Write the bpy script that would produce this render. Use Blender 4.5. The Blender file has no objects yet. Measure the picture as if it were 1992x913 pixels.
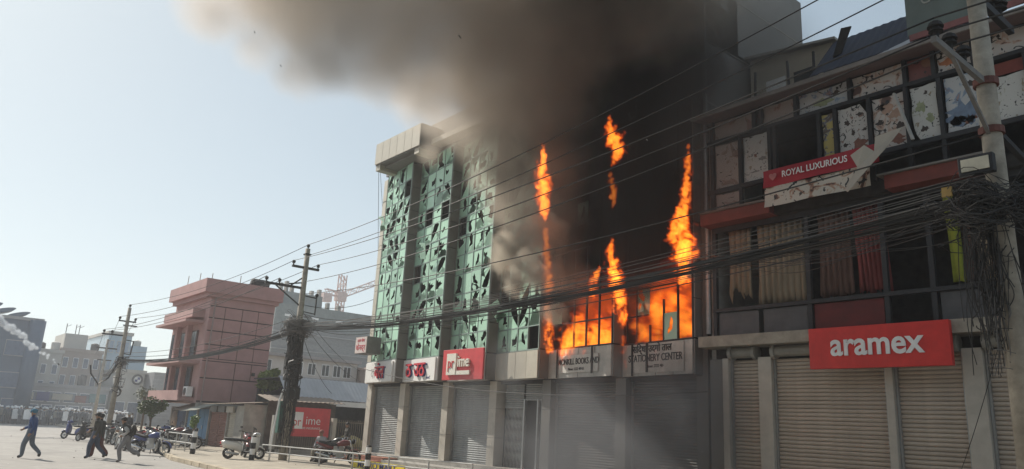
import bpy, math, random
import numpy as np
from mathutils import Vector, Matrix, Quaternion
random.seed(7)
R = math.radians
sc = bpy.context.scene
col = sc.collection
# ------------------------------------------------------------------ camera
cam = bpy.data.objects.new('camera', bpy.data.cameras.new('camera'))
col.objects.link(cam)
cx = Vector((0.640, 0.767, 0.051)); cf = Vector((-0.7494, 0.6126, 0.2509))
cf.normalize(); cx = (cx - cf * cx.dot(cf)).normalized(); cu = cx.cross(cf)
m3 = Matrix((cx, cu, -cf)).transposed()
cam.matrix_world = Matrix.Translation((0, 0, 1.9)) @ m3.to_4x4()
cam.data.sensor_width = 36; cam.data.lens = 36 * 1461 / 1992
cam.data.clip_start = .1; cam.data.clip_end = 3000
sc.camera = cam
# ------------------------------------------------------------------ sky, sun, exposure
SUN_AZ = (-0.956, -0.292); SUN_EL = R(40)
w = bpy.data.worlds.new('World'); sc.world = w; w.use_nodes = True
wn = w.node_tree.nodes; wl = w.node_tree.links
sky = wn.new('ShaderNodeTexSky'); sky.sky_type = 'NISHITA'; sky.sun_disc = False
sky.sun_elevation = SUN_EL; sky.sun_rotation = math.atan2(SUN_AZ[0], SUN_AZ[1])
sky.altitude = 1300; sky.air_density = 1.0; sky.dust_density = 3.0; sky.ozone_density = 1.0
# a hazy, low contrast sky: the same curve for every direction
hs0 = wn.new('ShaderNodeHueSaturation'); hs0.inputs['Saturation'].default_value = .92; hs0.inputs['Value'].default_value = .1
gm0 = wn.new('ShaderNodeGamma'); gm0.inputs['Gamma'].default_value = .42
hs1 = wn.new('ShaderNodeMix'); hs1.data_type = 'RGBA'; hs1.blend_type = 'MULTIPLY'; hs1.inputs[0].default_value = 1; hs1.inputs[7].default_value = (4.85, 5.25, 5.15, 1)
wl.new(sky.outputs[0], hs0.inputs['Color']); wl.new(hs0.outputs[0], gm0.inputs['Color']); wl.new(gm0.outputs[0], hs1.inputs[6])
wl.new(hs1.outputs[2], wn['Background'].inputs[0]); wn['Background'].inputs[1].default_value = 0.11
sl = bpy.data.lights.new('sun', 'SUN'); sl.energy = 3.8; sl.angle = R(.6); sl.color = (1, .93, .82)
sun = bpy.data.objects.new('sun', sl); col.objects.link(sun)
sd = Vector((SUN_AZ[0] * math.cos(SUN_EL), SUN_AZ[1] * math.cos(SUN_EL), math.sin(SUN_EL)))
sun.rotation_euler = sd.to_track_quat('Z', 'Y').to_euler(); sun.location = sd * 60
vs = sc.view_settings
vs.view_transform = 'Standard'; vs.look = 'None'; vs.exposure = 0.72; vs.gamma = 1; vs.use_curve_mapping = False
cy = sc.cycles
cy.use_denoising = True; cy.max_bounces = 7; cy.diffuse_bounces = 3; cy.glossy_bounces = 3
cy.transmission_bounces = 4; cy.volume_bounces = 1; cy.transparent_max_bounces = 8
cy.volume_step_rate = 1.8; cy.volume_max_steps = 256; cy.sample_clamp_indirect = 6; cy.use_adaptive_sampling = True
cy.caustics_reflective = False; cy.caustics_refractive = False

# ------------------------------------------------------------------ materials
MATS = {}
def mk(name, rgb, rough=.8, var=.25, scale=3., bump=.0, metal=0., spec=.4, rand=0., stain=.2, stain_rgb=None, stretch=(1, 1, 1)):
    if name in MATS: return MATS[name]
    m = bpy.data.materials.new(name); m.use_nodes = True; MATS[name] = m
    t = m.node_tree; N = t.nodes; K = t.links.new; b = N['Principled BSDF']
    tc = N.new('ShaderNodeTexCoord'); mp = N.new('ShaderNodeMapping'); mp.inputs['Scale'].default_value = stretch
    K(tc.outputs['Object'], mp.inputs['Vector'])
    n1 = N.new('ShaderNodeTexNoise'); n1.inputs['Scale'].default_value = scale; n1.inputs['Detail'].default_value = 7; n1.inputs['Roughness'].default_value = .65
    n2 = N.new('ShaderNodeTexNoise'); n2.inputs['Scale'].default_value = scale * .17; n2.inputs['Detail'].default_value = 5; n2.inputs['Distortion'].default_value = .6
    K(mp.outputs[0], n1.inputs['Vector']); K(mp.outputs[0], n2.inputs['Vector'])
    r1 = N.new('ShaderNodeValToRGB'); r1.color_ramp.elements[0].position = .3; r1.color_ramp.elements[1].position = .7
    r1.color_ramp.elements[0].color = (*[c * (1 - var) for c in rgb], 1); r1.color_ramp.elements[1].color = (*[min(1, c * (1 + var * .6)) for c in rgb], 1)
    K(n1.outputs[0], r1.inputs[0])
    mx = N.new('ShaderNodeMix'); mx.data_type = 'RGBA'
    r2 = N.new('ShaderNodeMapRange'); r2.inputs[1].default_value = .48; r2.inputs[2].default_value = .72; r2.inputs[4].default_value = stain
    K(n2.outputs[0], r2.inputs[0]); K(r2.outputs[0], mx.inputs[0]); K(r1.outputs[0], mx.inputs[6])
    sc_ = stain_rgb or tuple(c * .45 for c in rgb); mx.inputs[7].default_value = (*sc_, 1)
    outc = mx.outputs[2]
    if rand:
        oi = N.new('ShaderNodeObjectInfo'); mr = N.new('ShaderNodeMapRange'); mr.inputs[3].default_value = 1 - rand; mr.inputs[4].default_value = 1 + rand
        K(oi.outputs['Random'], mr.inputs[0]); hs = N.new('ShaderNodeHueSaturation'); K(mr.outputs[0], hs.inputs['Value']); K(outc, hs.inputs['Color']); outc = hs.outputs[0]
    K(outc, b.inputs['Base Color'])
    rr = N.new('ShaderNodeMapRange'); rr.inputs[3].default_value = max(.02, rough - .12); rr.inputs[4].default_value = min(1, rough + .12); K(n1.outputs[0], rr.inputs[0]); K(rr.outputs[0], b.inputs['Roughness'])
    b.inputs['Metallic'].default_value = metal; b.inputs['Specular IOR Level'].default_value = spec
    if bump:
        bp = N.new('ShaderNodeBump'); bp.inputs['Strength'].default_value = bump; bp.inputs['Distance'].default_value = .02; K(n1.outputs[0], bp.inputs['Height']); K(bp.outputs[0], b.inputs['Normal'])
    return m
ASPH = mk('dusty_asphalt', (.30, .285, .265), .92, .22, 1.6, .3, stain=.6, stain_rgb=(.19, .18, .17))
PAVE = mk('dusty_paving', (.36, .32, .26), .95, .25, 1.8, .35, stain=.5, stain_rgb=(.22, .19, .15))
KERB = mk('kerb_concrete', (.42, .36, .27), .9, .25, 5, .3, rand=.12)
CLAD = mk('cladding_cream', (.46, .43, .36), .55, .12, 2, rand=.06, stain=.3)
CLADG = mk('cladding_grey', (.17, .162, .15), .55, .14, 2, rand=.07, stain=.35)
WHITE = mk('sign_white', (.74, .73, .71), .5, .08, 3, stain=.3, stain_rgb=(.48, .46, .43))
SOOTW = mk('sooty_white', (.48, .465, .43), .65, .25, 3, stain=.75, stain_rgb=(.16, .15, .14))
SOOT_SHADE = mk('charred', (.035, .032, .03), .9, .5, 4, .3)  # char outside; on interior walls it puts room darkness into the colour
DARKIN = mk('dark_interior', (.045, .045, .048), .9, .4, 3)  # indoor shade put into the base colour
CONC = mk('concrete', (.33, .315, .29), .9, .25, 3, .3, stain=.45)
POLEC = mk('pole_concrete', (.33, .30, .25), .9, .3, 6, .4, stain=.6, stain_rgb=(.15, .135, .115))
FRAME = mk('aluminium_frame', (.26, .33, .30), .45, .15, 4, metal=.4)
STEELD = mk('dark_steel', (.035, .036, .04), .55, .3, 6, metal=.3)
STEEL = mk('galvanised_steel', (.42, .43, .43), .45, .2, 6, metal=.6, stain=.35, stain_rgb=(.22, .15, .1))
RAILM = mk('rail_paint', (.47, .47, .455), .5, .15, 8, stain=.4)
SHUTG = mk('shutter_grey', (.30, .315, .32), .5, .24, 2.2, metal=.3, stain=.6, stain_rgb=(.17, .155, .14), stretch=(1.6, 1, .5))
SHUTB = mk('shutter_beige', (.46, .385, .315), .55, .2, 2.5, rand=.07, stain=.6, stain_rgb=(.25, .21, .17), stretch=(1, 1, 3))
PILB = mk('pillar_cream', (.50, .46, .40), .75, .14, 3, .15, stain=.4)
REDS = mk('sign_red', (.62, .035, .03), .45, .16, 2.5, .08, stain=.5, stain_rgb=(.36, .03, .025))
REDP = mk('prime_red', (.60, .06, .07), .5, .16, 2.5, .08, stain=.5, stain_rgb=(.38, .05, .05))
REDD = mk('red_band', (.19, .045, .034), .7, .25, 4, stain=.5)
CREAM = mk('letter_cream', (.78, .76, .68), .5, .08, 5)
LETW = mk('letter_white', (.80, .80, .80), .5, .10, 6, stain=.3)
LETR = mk('letter_red', (.55, .03, .05), .4, .15, 6)
LETB = mk('letter_blue', (.05, .06, .22), .5, .15, 6)
LETK = mk('letter_black', (.02, .02, .022), .6, .3, 6)
PINK = mk('pink_paint', (.405, .232, .222), .85, .14, 1.6, .15, stain=.55, stain_rgb=(.35, .215, .205))
PINKL = mk('pink_light', (.43, .265, .25), .85, .14, 2, stain=.3)
WINDK = mk('window_dark', (.03, .035, .04), .2, .3, 3, spec=.5)
WOODB = mk('brown_shutter', (.27, .125, .095), .7, .2, 3, stain=.35)
BLUEP = mk('blue_paint', (.075, .20, .36), .6, .2, 3, stain=.4)
BLUED = mk('blue_tarp_dark', (.055, .09, .17), .7, .35, 2, .2)
TIN = mk('tin_sheet', (.34, .345, .36), .55, .2, 2, metal=.25, stain=.4, stain_rgb=(.22, .19, .17))
TINB = mk('blue_tin', (.022, .03, .055), .75, .35, 2, .2, stain=.5)
RUST = mk('rusty_tin', (.24, .19, .15), .85, .35, 3, .2, stain=.6)
BRICK = mk('brick_red', (.25, .095, .06), .85, .3, 8, .3, stain=.5)
BLACK = mk('black_rubber', (.016, .016, .017), .75, .3, 8)
CABLE = mk('cable_black', (.028, .027, .027), .6, .3, 10)
CABLEG = mk('cable_grey', (.12, .115, .11), .7, .3, 10)
CHROME = mk('chrome', (.62, .62, .62), .22, .1, 6, metal=.95)
YELL = mk('sign_yellow', (.80, .62, .03), .5, .12, 3)
YELC = mk('yellow_cloth', (.24, .27, .03), .85, .25, 4)
def glassmat():
    m = mk('green_glass', (.375, .605, .46), .3, .12, 1.2, spec=.6, rand=.18, stain=.35, stain_rgb=(.38, .56, .46))
    return m
GLASS = glassmat()
GLASSO = mk('olive_glass', (.20, .30, .20), .35, .2, 2, spec=.5, rand=.1, stain=.5)
LEAF = mk('leaf_green', (.075, .115, .03), .6, .35, 6, rand=.1)
LEAFY = mk('leaf_yellow_green', (.20, .25, .06), .6, .3, 6)
FARP0 = mk('ochre_plaster', (.34, .27, .18), .85, .2, 1)
BARK = mk('bark', (.12, .09, .065), .9, .3, 8, .4)
SKIN = mk('skin', (.30, .17, .11), .6, .1, 8)

# ------------------------------------------------------------------ mesh helpers
ORG = {}
class MB:
    def __init__(s): s.v = []; s.f = []; s.m = []; s.mi = 0
    def add(s, vs_, fs):
        o = len(s.v); s.v += [tuple(p) for p in vs_]
        for f in fs: s.f.append([o + i for i in f]); s.m.append(s.mi)
        return s
    def box(s, x0, x1, y0, y1, z0, z1):
        return s.add([(x0, y0, z0), (x1, y0, z0), (x1, y1, z0), (x0, y1, z0), (x0, y0, z1), (x1, y0, z1), (x1, y1, z1), (x0, y1, z1)],
                     [(0, 3, 2, 1), (4, 5, 6, 7), (0, 1, 5, 4), (1, 2, 6, 5), (2, 3, 7, 6), (3, 0, 4, 7)])
    def fbox(s, A, u, s0, s1, o0, o1, z0, z1):
        n = (u[1], -u[0]); P = lambda a, o, z: (A[0] + u[0] * a + n[0] * o, A[1] + u[1] * a + n[1] * o, z)
        return s.add([P(s0, o1, z0), P(s1, o1, z0), P(s1, o0, z0), P(s0, o0, z0), P(s0, o1, z1), P(s1, o1, z1), P(s1, o0, z1), P(s0, o0, z1)],
                     [(0, 3, 2, 1), (4, 5, 6, 7), (0, 1, 5, 4), (1, 2, 6, 5), (2, 3, 7, 6), (3, 0, 4, 7)])
    def bar(s, p, q, wx, wy=None):
        p = Vector(p); q = Vector(q); d = (q - p).normalized(); wy = wy or wx
        a = d.cross(Vector((0, 0, 1)));
        if a.length < .05: a = Vector((1, 0, 0))
        a.normalize(); b = d.cross(a)
        vs_ = []
        for c in (p, q):
            for i, j in ((-1, -1), (1, -1), (1, 1), (-1, 1)): vs_.append(c + a * (i * wx / 2) + b * (j * wy / 2))
        return s.add(vs_, [(0, 1, 2, 3), (7, 6, 5, 4), (0, 4, 5, 1), (1, 5, 6, 2), (2, 6, 7, 3), (3, 7, 4, 0)])
    def tube(s, pts, r, n=6, cap=True, closed=False):
        pts = [Vector(p) for p in pts]; k = len(pts); rs = r if isinstance(r, (list, tuple)) else [r] * k
        t0 = (pts[1] - pts[0]).normalized(); a = t0.orthogonal().normalized(); vs_ = []
        for i in range(k):
            if closed: t = (pts[(i + 1) % k] - pts[i - 1])
            else: t = pts[min(i + 1, k - 1)] - pts[max(i - 1, 0)]
            if t.length < 1e-9: t = t0.copy()
            t.normalize(); a = (a - t * a.dot(t))
            a = a.normalized() if a.length > 1e-6 else t.orthogonal().normalized()
            b = t.cross(a)
            for j in range(n):
                an = 2 * math.pi * j / n; vs_.append(pts[i] + (a * math.cos(an) + b * math.sin(an)) * rs[i])
        fs = []
        for i in range(k if closed else k - 1):
            i2 = (i + 1) % k
            for j in range(n): fs.append((i * n + j, i * n + (j + 1) % n, i2 * n + (j + 1) % n, i2 * n + j))
        if cap and not closed: fs += [tuple(range(n - 1, -1, -1)), tuple((k - 1) * n + j for j in range(n))]
        return s.add(vs_, fs)
    def loft(s, secs, n=10, e=2.4):
        """secs: (centre, half width along y, half height along z) along x (superellipse sections)"""
        vs_ = []
        for c, hw, hh in secs:
            for j in range(n):
                an = 2 * math.pi * j / n; ca, sa = math.cos(an), math.sin(an)
                vs_.append((c[0], c[1] + hw * math.copysign(abs(ca) ** (2 / e), ca), c[2] + hh * math.copysign(abs(sa) ** (2 / e), sa)))
        k = len(secs); fs = []
        for i in range(k - 1):
            for j in range(n): fs.append((i * n + j, i * n + (j + 1) % n, (i + 1) * n + (j + 1) % n, (i + 1) * n + j))
        fs += [tuple(range(n - 1, -1, -1)), tuple((k - 1) * n + j for j in range(n))]
        return s.add(vs_, fs)
    def prism(s, poly, axis, a0, a1):
        """extrude a 2D polygon; axis 'y': poly in (x,z); 'x': poly in (y,z); 'z': poly in (x,y)"""
        mp = {'y': lambda p, a: (p[0], a, p[1]), 'x': lambda p, a: (a, p[0], p[1]), 'z': lambda p, a: (p[0], p[1], a)}[axis]
        n = len(poly); vs_ = [mp(p, a0) for p in poly] + [mp(p, a1) for p in poly]
        fs = [tuple(range(n)), tuple(range(2 * n - 1, n - 1, -1))] + [(i, i + n, (i + 1) % n + n, (i + 1) % n) for i in range(n)]
        return s.add(vs_, fs)
    def ball(s, c, r, seg=8, rings=6, sq=(1, 1, 1)):
        vs_ = [(c[0], c[1], c[2] - r * sq[2])]
        for i in range(1, rings):
            th = math.pi * i / rings
            for j in range(seg):
                ph = 2 * math.pi * j / seg
                vs_.append((c[0] + r * sq[0] * math.sin(th) * math.cos(ph), c[1] + r * sq[1] * math.sin(th) * math.sin(ph), c[2] - r * sq[2] * math.cos(th)))
        vs_.append((c[0], c[1], c[2] + r * sq[2])); fs = []
        for j in range(seg): fs.append((0, 1 + (j + 1) % seg, 1 + j))
        for i in range(rings - 2):
            for j in range(seg): fs.append((1 + i * seg + j, 1 + i * seg + (j + 1) % seg, 1 + (i + 1) * seg + (j + 1) % seg, 1 + (i + 1) * seg + j))
        l = len(vs_) - 1; b = 1 + (rings - 2) * seg
        for j in range(seg): fs.append((l, b + j, b + (j + 1) % seg))
        return s.add(vs_, fs)
    def mesh(s, name, mats, smooth=False, off=(0, 0, 0)):
        me = bpy.data.meshes.new(name)
        me.from_pydata([(a - off[0], b - off[1], c - off[2]) for a, b, c in s.v], [], s.f)
        for m in (mats if isinstance(mats, (list, tuple)) else [mats]): me.materials.append(m)
        if s.mi or any(s.m): me.polygons.foreach_set('material_index', s.m)
        if smooth: me.polygons.foreach_set('use_smooth', [True] * len(s.f))
        me.validate(); me.update()
        import bmesh
        bm = bmesh.new(); bm.from_mesh(me); bmesh.ops.recalc_face_normals(bm, faces=bm.faces[:]); bm.to_mesh(me); bm.free()
        return me
    def build(s, name, mats, parent=None, local=False, smooth=False, bevel=0):
        if parent is not None: o = (0, 0, 0) if local else ORG.get(parent.name, (0, 0, 0))
        elif local: o = (0, 0, 0)
        else:
            a = np.array(s.v); o = (float(a[:, 0].mean()), float(a[:, 1].mean()), float(a[:, 2].min()))
        me = s.mesh(name, mats, smooth, o)
        ob = bpy.data.objects.new(name, me); col.objects.link(ob)
        if parent is not None: ob.parent = parent; ORG[ob.name] = o
        else: ob.location = o; ORG[ob.name] = o
        if bevel:
            b = ob.modifiers.new('bevel', 'BEVEL'); b.width = bevel; b.segments = 2; b.limit_method = 'ANGLE'
        return ob
def tag(o, label, cat, group=None):
    o['label'] = label; o['category'] = cat
    if group: o['group'] = group
    return o
def kind(o, k): o['kind'] = k; return o
def thing(name, label, cat, loc=(0, 0, 0), rz=0, group=None):
    o = bpy.data.objects.new(name, None); col.objects.link(o); o.location = loc; o.rotation_euler = (0, 0, rz); o.empty_display_size = .3
    ORG[o.name] = tuple(loc); return tag(o, label, cat, group)
def place(name, me, parent, loc, rz=0, rx=0, ry=0):
    """a piece that shares mesh data; loc in world (parent not rotated)"""
    o = bpy.data.objects.new(name, me); col.objects.link(o); p = ORG.get(parent.name, (0, 0, 0)) if parent else (0, 0, 0)
    o.parent = parent; o.location = (loc[0] - p[0], loc[1] - p[1], loc[2] - p[2]); o.rotation_euler = (rx, ry, rz); return o
def copy_tree(o, parent=None):
    c = o.copy(); col.objects.link(c); c.parent = parent
    for ch in list(o.children): copy_tree(ch, c)
    return c
def text(name, body, size, mat, parent, loc, rz=0, ext=.01, off=0., sx=1., bx=0, tilt=0):
    cu_ = bpy.data.curves.new('text', 'FONT'); cu_.body = body; cu_.size = size; cu_.extrude = ext; cu_.offset = off; cu_.align_x = 'CENTER'; cu_.align_y = 'CENTER'; cu_.resolution_u = 4
    tmp = bpy.data.objects.new('text', cu_); col.objects.link(tmp); bpy.context.view_layer.update()
    me = bpy.data.meshes.new_from_object(tmp.evaluated_get(bpy.context.evaluated_depsgraph_get())); bpy.data.objects.remove(tmp); bpy.data.curves.remove(cu_)
    me.name = name; me.materials.clear(); me.materials.append(mat)
    o = bpy.data.objects.new(name, me); col.objects.link(o); p = ORG.get(parent.name, (0, 0, 0)); o.parent = parent
    o.location = (loc[0] - p[0], loc[1] - p[1], loc[2] - p[2]); o.rotation_euler = Matrix.Rotation(rz, 3, 'Z').to_4x4().to_3x3().__matmul__(Matrix.Rotation(R(90), 3, 'X')).__matmul__(Matrix.Rotation(tilt, 3, 'Z')).to_euler(); o.scale = (sx, 1, 1); return o
def rnd(a, b): return random.uniform(a, b)
# ------------------------------------------------------------------ ground
g = MB(); g.add([(-320, -120, 0), (120, -120, 0), (120, 200, 0), (-320, 200, 0)], [(0, 1, 2, 3)])
kind(g.build('road', ASPH, local=True), 'structure')
edge = [(-110, 15.4), (-64, 13.7), (-46, 12.3), (-38, 10.9), (-33, 10.0), (-24, 9.6), (20, 9.6)]
g = MB(); poly = edge + [(20, 60), (-110, 60)]
g.prism(poly, 'z', .005, .12); pav = kind(g.build('pavement', PAVE, local=True), 'structure')
ks = MB(); ks.box(-.48, .48, -.16, .06, 0, .15); ksm = ks.mesh('kerb_stone', KERB)
for (a, b) in zip(edge[1:-1], edge[2:]):
    L = math.hypot(b[0] - a[0], b[1] - a[1]); an = math.atan2(b[1] - a[1], b[0] - a[0])
    for k in range(int(L)):
        if a[0] + (b[0] - a[0]) * k / L > -20 or a[0] < -60: continue
        t = (k + .5) / int(L); place('kerb_stone', ksm, pav, (a[0] + (b[0] - a[0]) * t, a[1] + (b[1] - a[1]) * t, rnd(0, .015)), an + rnd(-.015, .015))

# ------------------------------------------------------------------ burning building
YF = 18.23; STEP = .5; XR = [-30.2, -26.75, -23.5, -20.4, -16.82, -13.6]; XL0 = -33.75
Z0, Z1, ROW = 4.78, 14.42, .8764
bld = thing('burning_building', 'tall commercial building with broken green glass bays, thick smoke and flames pouring out', 'building', (-23.6, 21.5, 0))
def bayf(i):
    xl = XL0 if i == 0 else XR[i - 1]; A = (xl, YF + STEP); B = (XR[i], YF); L = math.hypot(B[0] - A[0], B[1] - A[1])
    return A, ((B[0] - A[0]) / L, (B[1] - A[1]) / L), L
# solid core, interior slabs, end walls
c = MB(); c.box(XL0, -13.4, 20.6, 25, .5, 16.2); c.box(-23.6, -13.4, 20.0, 25, 16.2, 18.7)
c.box(XL0, XL0 + .18, 18.9, 20.6, .5, 14.6); c.box(-13.6, -13.4, 18.6, 20.6, .5, 18.7)
c.build('wall', CLADG, bld)
c = MB(); c.box(XL0 + .2, -13.65, 20.5, 20.57, .52, 14.3); c.build('interior_wall', SOOT_SHADE, bld)  # near-black backing: shade of the rooms behind the holes painted in
c = MB()
for z in (3.72, 7.2, 10.6, 14.42): c.box(XL0 + .2, -13.62, 18.95, 20.58, z - .12, z + .12)
for x in XR[:-1]: c.box(x - .1, x + .1, 18.85, 20.59, .5, 14.3)
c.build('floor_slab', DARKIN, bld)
c = MB(); c.box(XL0, -13.4, 18.75, 25.1, 14.545, 14.75); c.box(-29.4, -13.4, 18.6, 20.6, 14.75, 16.2); c.box(-23.6, -13.39, 18.5, 20.0, 16.2, 18.8)
c.build('parapet', CLADG, bld)
c = MB(); c.box(XL0 - .2, -13.4, 18.55, 25, 0.02, .5); c.build('plinth', CONC, bld)
c = MB(); c.box(-34.3, -29.9, 17.5, 18.55, .13, .26); c.box(-34.3, -29.9, 17.8, 18.55, .26, .40); c.build('brick_step', BRICK, bld)
c = MB(); c.box(-29.9, -22.8, 17.7, 18.55, .13, .33); c.build('front_step', CONC, bld)
# broken panes: meshes shared by many panes
PW, PH = .78, ROW - .05
def pane_mesh(seed, size, cxf=.5, czf=.5, jag=.38, w=PW, h=PH):
    rg = random.Random(seed); mb = MB(); t = .012
    if size <= 0:
        mb.box(0, w, 0, t, 0, h); return mb.mesh('glass_pane', GLASS)
    c_ = (w * cxf, h * czf); angs = sorted([2 * math.pi * (k + rg.uniform(-.35, .35)) / 17 for k in range(17)] + [math.atan2(z - c_[1], x - c_[0]) for x in (0, w) for z in (0, h)])
    out, inn = [], []
    ph = [rg.uniform(0, 6.28) for _ in range(3)]
    for a in angs:
        dx, dz = math.cos(a), math.sin(a)
        tb = min([v for v in [((w - c_[0]) / dx if dx > 1e-6 else 9), (-c_[0] / dx if dx < -1e-6 else 9), ((h - c_[1]) / dz if dz > 1e-6 else 9), (-c_[1] / dz if dz < -1e-6 else 9)]])
        r = .93 * size * (1 + .4 * math.sin(2 * a + ph[0]) + .25 * math.sin(3 * a + ph[1])) * rg.uniform(1 - jag, 1 + jag) * (1 + .55 * abs(dz))
        r = min(r, tb * .985); out.append((c_[0] + dx * tb, c_[1] + dz * tb)); inn.append((c_[0] + dx * r, c_[1] + dz * r))
    n = len(angs)
    for k in range(n):
        k2 = (k + 1) % n; q = [out[k], out[k2], inn[k2], inn[k]]
        f = [(p[0], 0, p[1]) for p in q]; b_ = [(p[0], t, p[1]) for p in q]
        mb.add(f + b_, [(0, 1, 2, 3), (7, 6, 5, 4), (2, 6, 7, 3)])
    return mb.mesh('glass_pane', GLASS)
rg = random.Random(99); PANES = [pane_mesh(s_, rg.choice((.1, .15, .19, .21, .24, .27, .31, .38)), rg.uniform(.15, .85), rg.uniform(.15, .85), rg.uniform(.2, .45)) for s_ in range(1, 31)]
PANE0 = pane_mesh(0, 0)
def fpt(A, u, s_, o, z): return (A[0] + u[0] * s_ + u[1] * o, A[1] + u[1] * s_ - u[0] * o, z)
for i in range(6):
    A, u, L = bayf(i); rz = math.atan2(u[1], u[0]); s0 = .5 if i == 0 else .06
    nc = 4 if i < 4 else 5; cw = (L - s0 - .05) / nc
    fr = MB()
    nrow = 11
    for k in range(nc + 1):
        if i == 5 and k in (2, 3): fr.fbox(A, u, s0 + k * cw - .022, s0 + k * cw + .022, -.05, .018, Z0, Z0 + (.55 if k == 2 else 1.3)); continue
        fr.fbox(A, u, s0 + k * cw - .022, s0 + k * cw + .022, -.05, .018, Z0, Z1)
    for r in range(nrow + 1):
        if i >= 4 and r > 3 and r % 2: continue
        if i == 5 and r == 1: fr.fbox(A, u, s0 - .01, L * .38, -.045, .014, Z0 + ROW - .022, Z0 + ROW + .022); continue
        fr.fbox(A, u, s0 - .01, L - .03, -.045, .014, Z0 + r * ROW - .022, Z0 + r * ROW + .022)
    fr.build('window_frame', FRAME if i < 4 else STEELD, bld)
    for r in range(nrow):
        for k in range(nc):
            q = random.random()
            if i >= 4: p_none = .93 if r < 8 else .8
            elif i == 3: p_none = .25
            else: p_none = .03
            if q < p_none: continue
            me = PANE0 if random.random() < (.09 if i < 3 else .06) else random.choice(PANES)
            o = place('glass_pane', me, bld, fpt(A, u, s0 + k * cw + .02, rnd(-.012, .004), Z0 + r * ROW + .025), rz + rnd(-.012, .012), rnd(-.012, .012))
            o.scale = ((cw - .04) / PW, 1, 1)
            if random.random() < .45 and me is not PANE0:  # mirrored copy of a break
                o.scale = (-(cw - .04) / PW, 1, random.choice((1, -1)))
                o.location.x += (cw - .04) * math.cos(rz); o.location.y += (cw - .04) * math.sin(rz)
                if o.scale[2] < 0: o.location.z += PH
            if i == 3: o.data = o.data
# loose tilted panes hanging out of the frame
for (x, y, z, ry_, rx_) in ((-32.9, 18.45, 11.3, .12, .3), (-28.9, 18.4, 9.3, .2, .22), (-22.9, 18.4, 5.9, -.3, .4)):
    o = place('glass_pane', PANES[4], bld, (x, y - .2, z), -.1, rx_, ry_); o.scale = (.8, 1, .9)
# grey return piers
rp = MB(); rp.box(-.05, 0, 0, STEP + .1, 0, 1.16); rpm = rp.mesh('cladding_panel', CLADG)
rpe = MB(); rpe.box(-.05, 0, 0, STEP + .1, 0, 1.02); rpem = rpe.mesh('cladding_panel', CLADG)
for i, x in enumerate(XR):
    zz = Z0 + .02
    while zz < (14.2 if i < 3 else 17.4):
        place('cladding_panel', rpm, bld, (x + .03 + rnd(0, .008), YF + .01, zz)); zz += 1.19
    place('cladding_panel', rpem, bld, (x + .028, YF + .0, 3.73))
c = MB()
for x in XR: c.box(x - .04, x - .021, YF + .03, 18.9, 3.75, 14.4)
c.build('pier_core', SOOT_SHADE, bld)
# white strip at the left end
A, u, L = bayf(0); ws = MB(); ws.box(0, .46, 0, .06, 0, 1.17); wsm = ws.mesh('cladding_panel', CLAD)
zz = Z0
while zz < 14.2: place('cladding_panel', wsm, bld, fpt(A, u, 0, .03, zz), math.atan2(u[1], u[0])); zz += 1.19
# sign band panels under the glass
for i in range(6):
    A, u, L = bayf(i); n = 4; pw = (L - .03) / n; pm = MB(); pm.box(0, pw - .02, 0, .05, 0, 1.0)
    pme = pm.mesh('band_panel', SOOTW if i > 3 else (CLAD if i == 3 else WHITE))
    for k in range(n): place('band_panel', pme, bld, fpt(A, u, k * pw + .01, .035 + rnd(0, .006), 3.74), math.atan2(u[1], u[0]))
    b_ = MB(); b_.fbox(A, u, .0, L - .06, -.3, -.03, 3.72, 4.76); b_.build('band_backing', SOOT_SHADE if i > 3 else CONC, bld)
# cornice on the leftmost bay
cn = MB(); cn.box(-32.6, -28.5, 17.45, 19.4, 14.52, 15.65); cn.build('cornice', CLADG, bld)
for xa in (-32.6, -29.0): cn = MB(); cn.box(xa, xa + .4, 17.48, 18.5, 14.25, 14.52); cn.build('cornice_bracket', CLAD, bld)
cn = MB(); cn.box(-32.18, -29.02, 17.75, 18.7, 14.4, 14.515); cn.build('cornice_soffit', CLADG, bld)
cp = MB(); cp.box(0, .67, 0, .04, 0, 1.1); cpm = cp.mesh('cornice_panel', CLAD)
for k in range(6): place('cornice_panel', cpm, bld, (-32.62 + k * .69, 17.4, 14.58))
cp = MB(); cp.box(0, .04, 0, .96, 0, 1.1); cpm = cp.mesh('cornice_panel', CLADG)
for k in range(2): place('cornice_panel', cpm, bld, (-28.49, 17.42 + k * .98, 14.58))
cn = MB(); cn.box(-28.4, -23.6, 18.0, 18.6, 14.75, 15.0); cn.build('roof_ledge', CLAD, bld)
# ground floor columns and shutters
for i, x in enumerate(XR):
    cb = MB()
    for k, (za, zb) in enumerate(((.5, 1.55), (1.56, 2.65), (2.66, 3.7))): cb.box(x - .32, x + .12, 18.75, 19.22, za, zb)
    cb.build('column', PILB if i < 3 else CLADG, bld)
cb = MB(); cb.box(-33.72, -33.3, 18.85, 19.25, .5, 3.7); cb.build('column', PILB, bld)
SHUTS = mk('shutter_scorched', (.15, .145, .14), .6, .3, 2, metal=.2, stain=.8, stain_rgb=(.05, .045, .045))
def shutter(parent, x0, x1, y, z0, z1, mat, pitch=.085):
    mb = MB(); n = int((z1 - z0) / pitch); pr = []
    for k in range(n):
        z = z0 + k * pitch
        for a, d in ((0, .0), (.12, -.018), (.5, -.03), (.85, -.018), (.97, 0)): pr.append((y + d, z + a * pitch))
    vs_ = []
    for p in pr: vs_ += [(x0, p[0], p[1]), (x1, p[0], p[1])]
    mb.add(vs_, [(2 * k, 2 * k + 1, 2 * k + 3, 2 * k + 2) for k in range(len(pr) - 1)])
    mb.box(x0, x1, y - .03, y + .03, z0 - .06, z0)
    return mb.build('roller_shutter', mat, parent)
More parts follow.
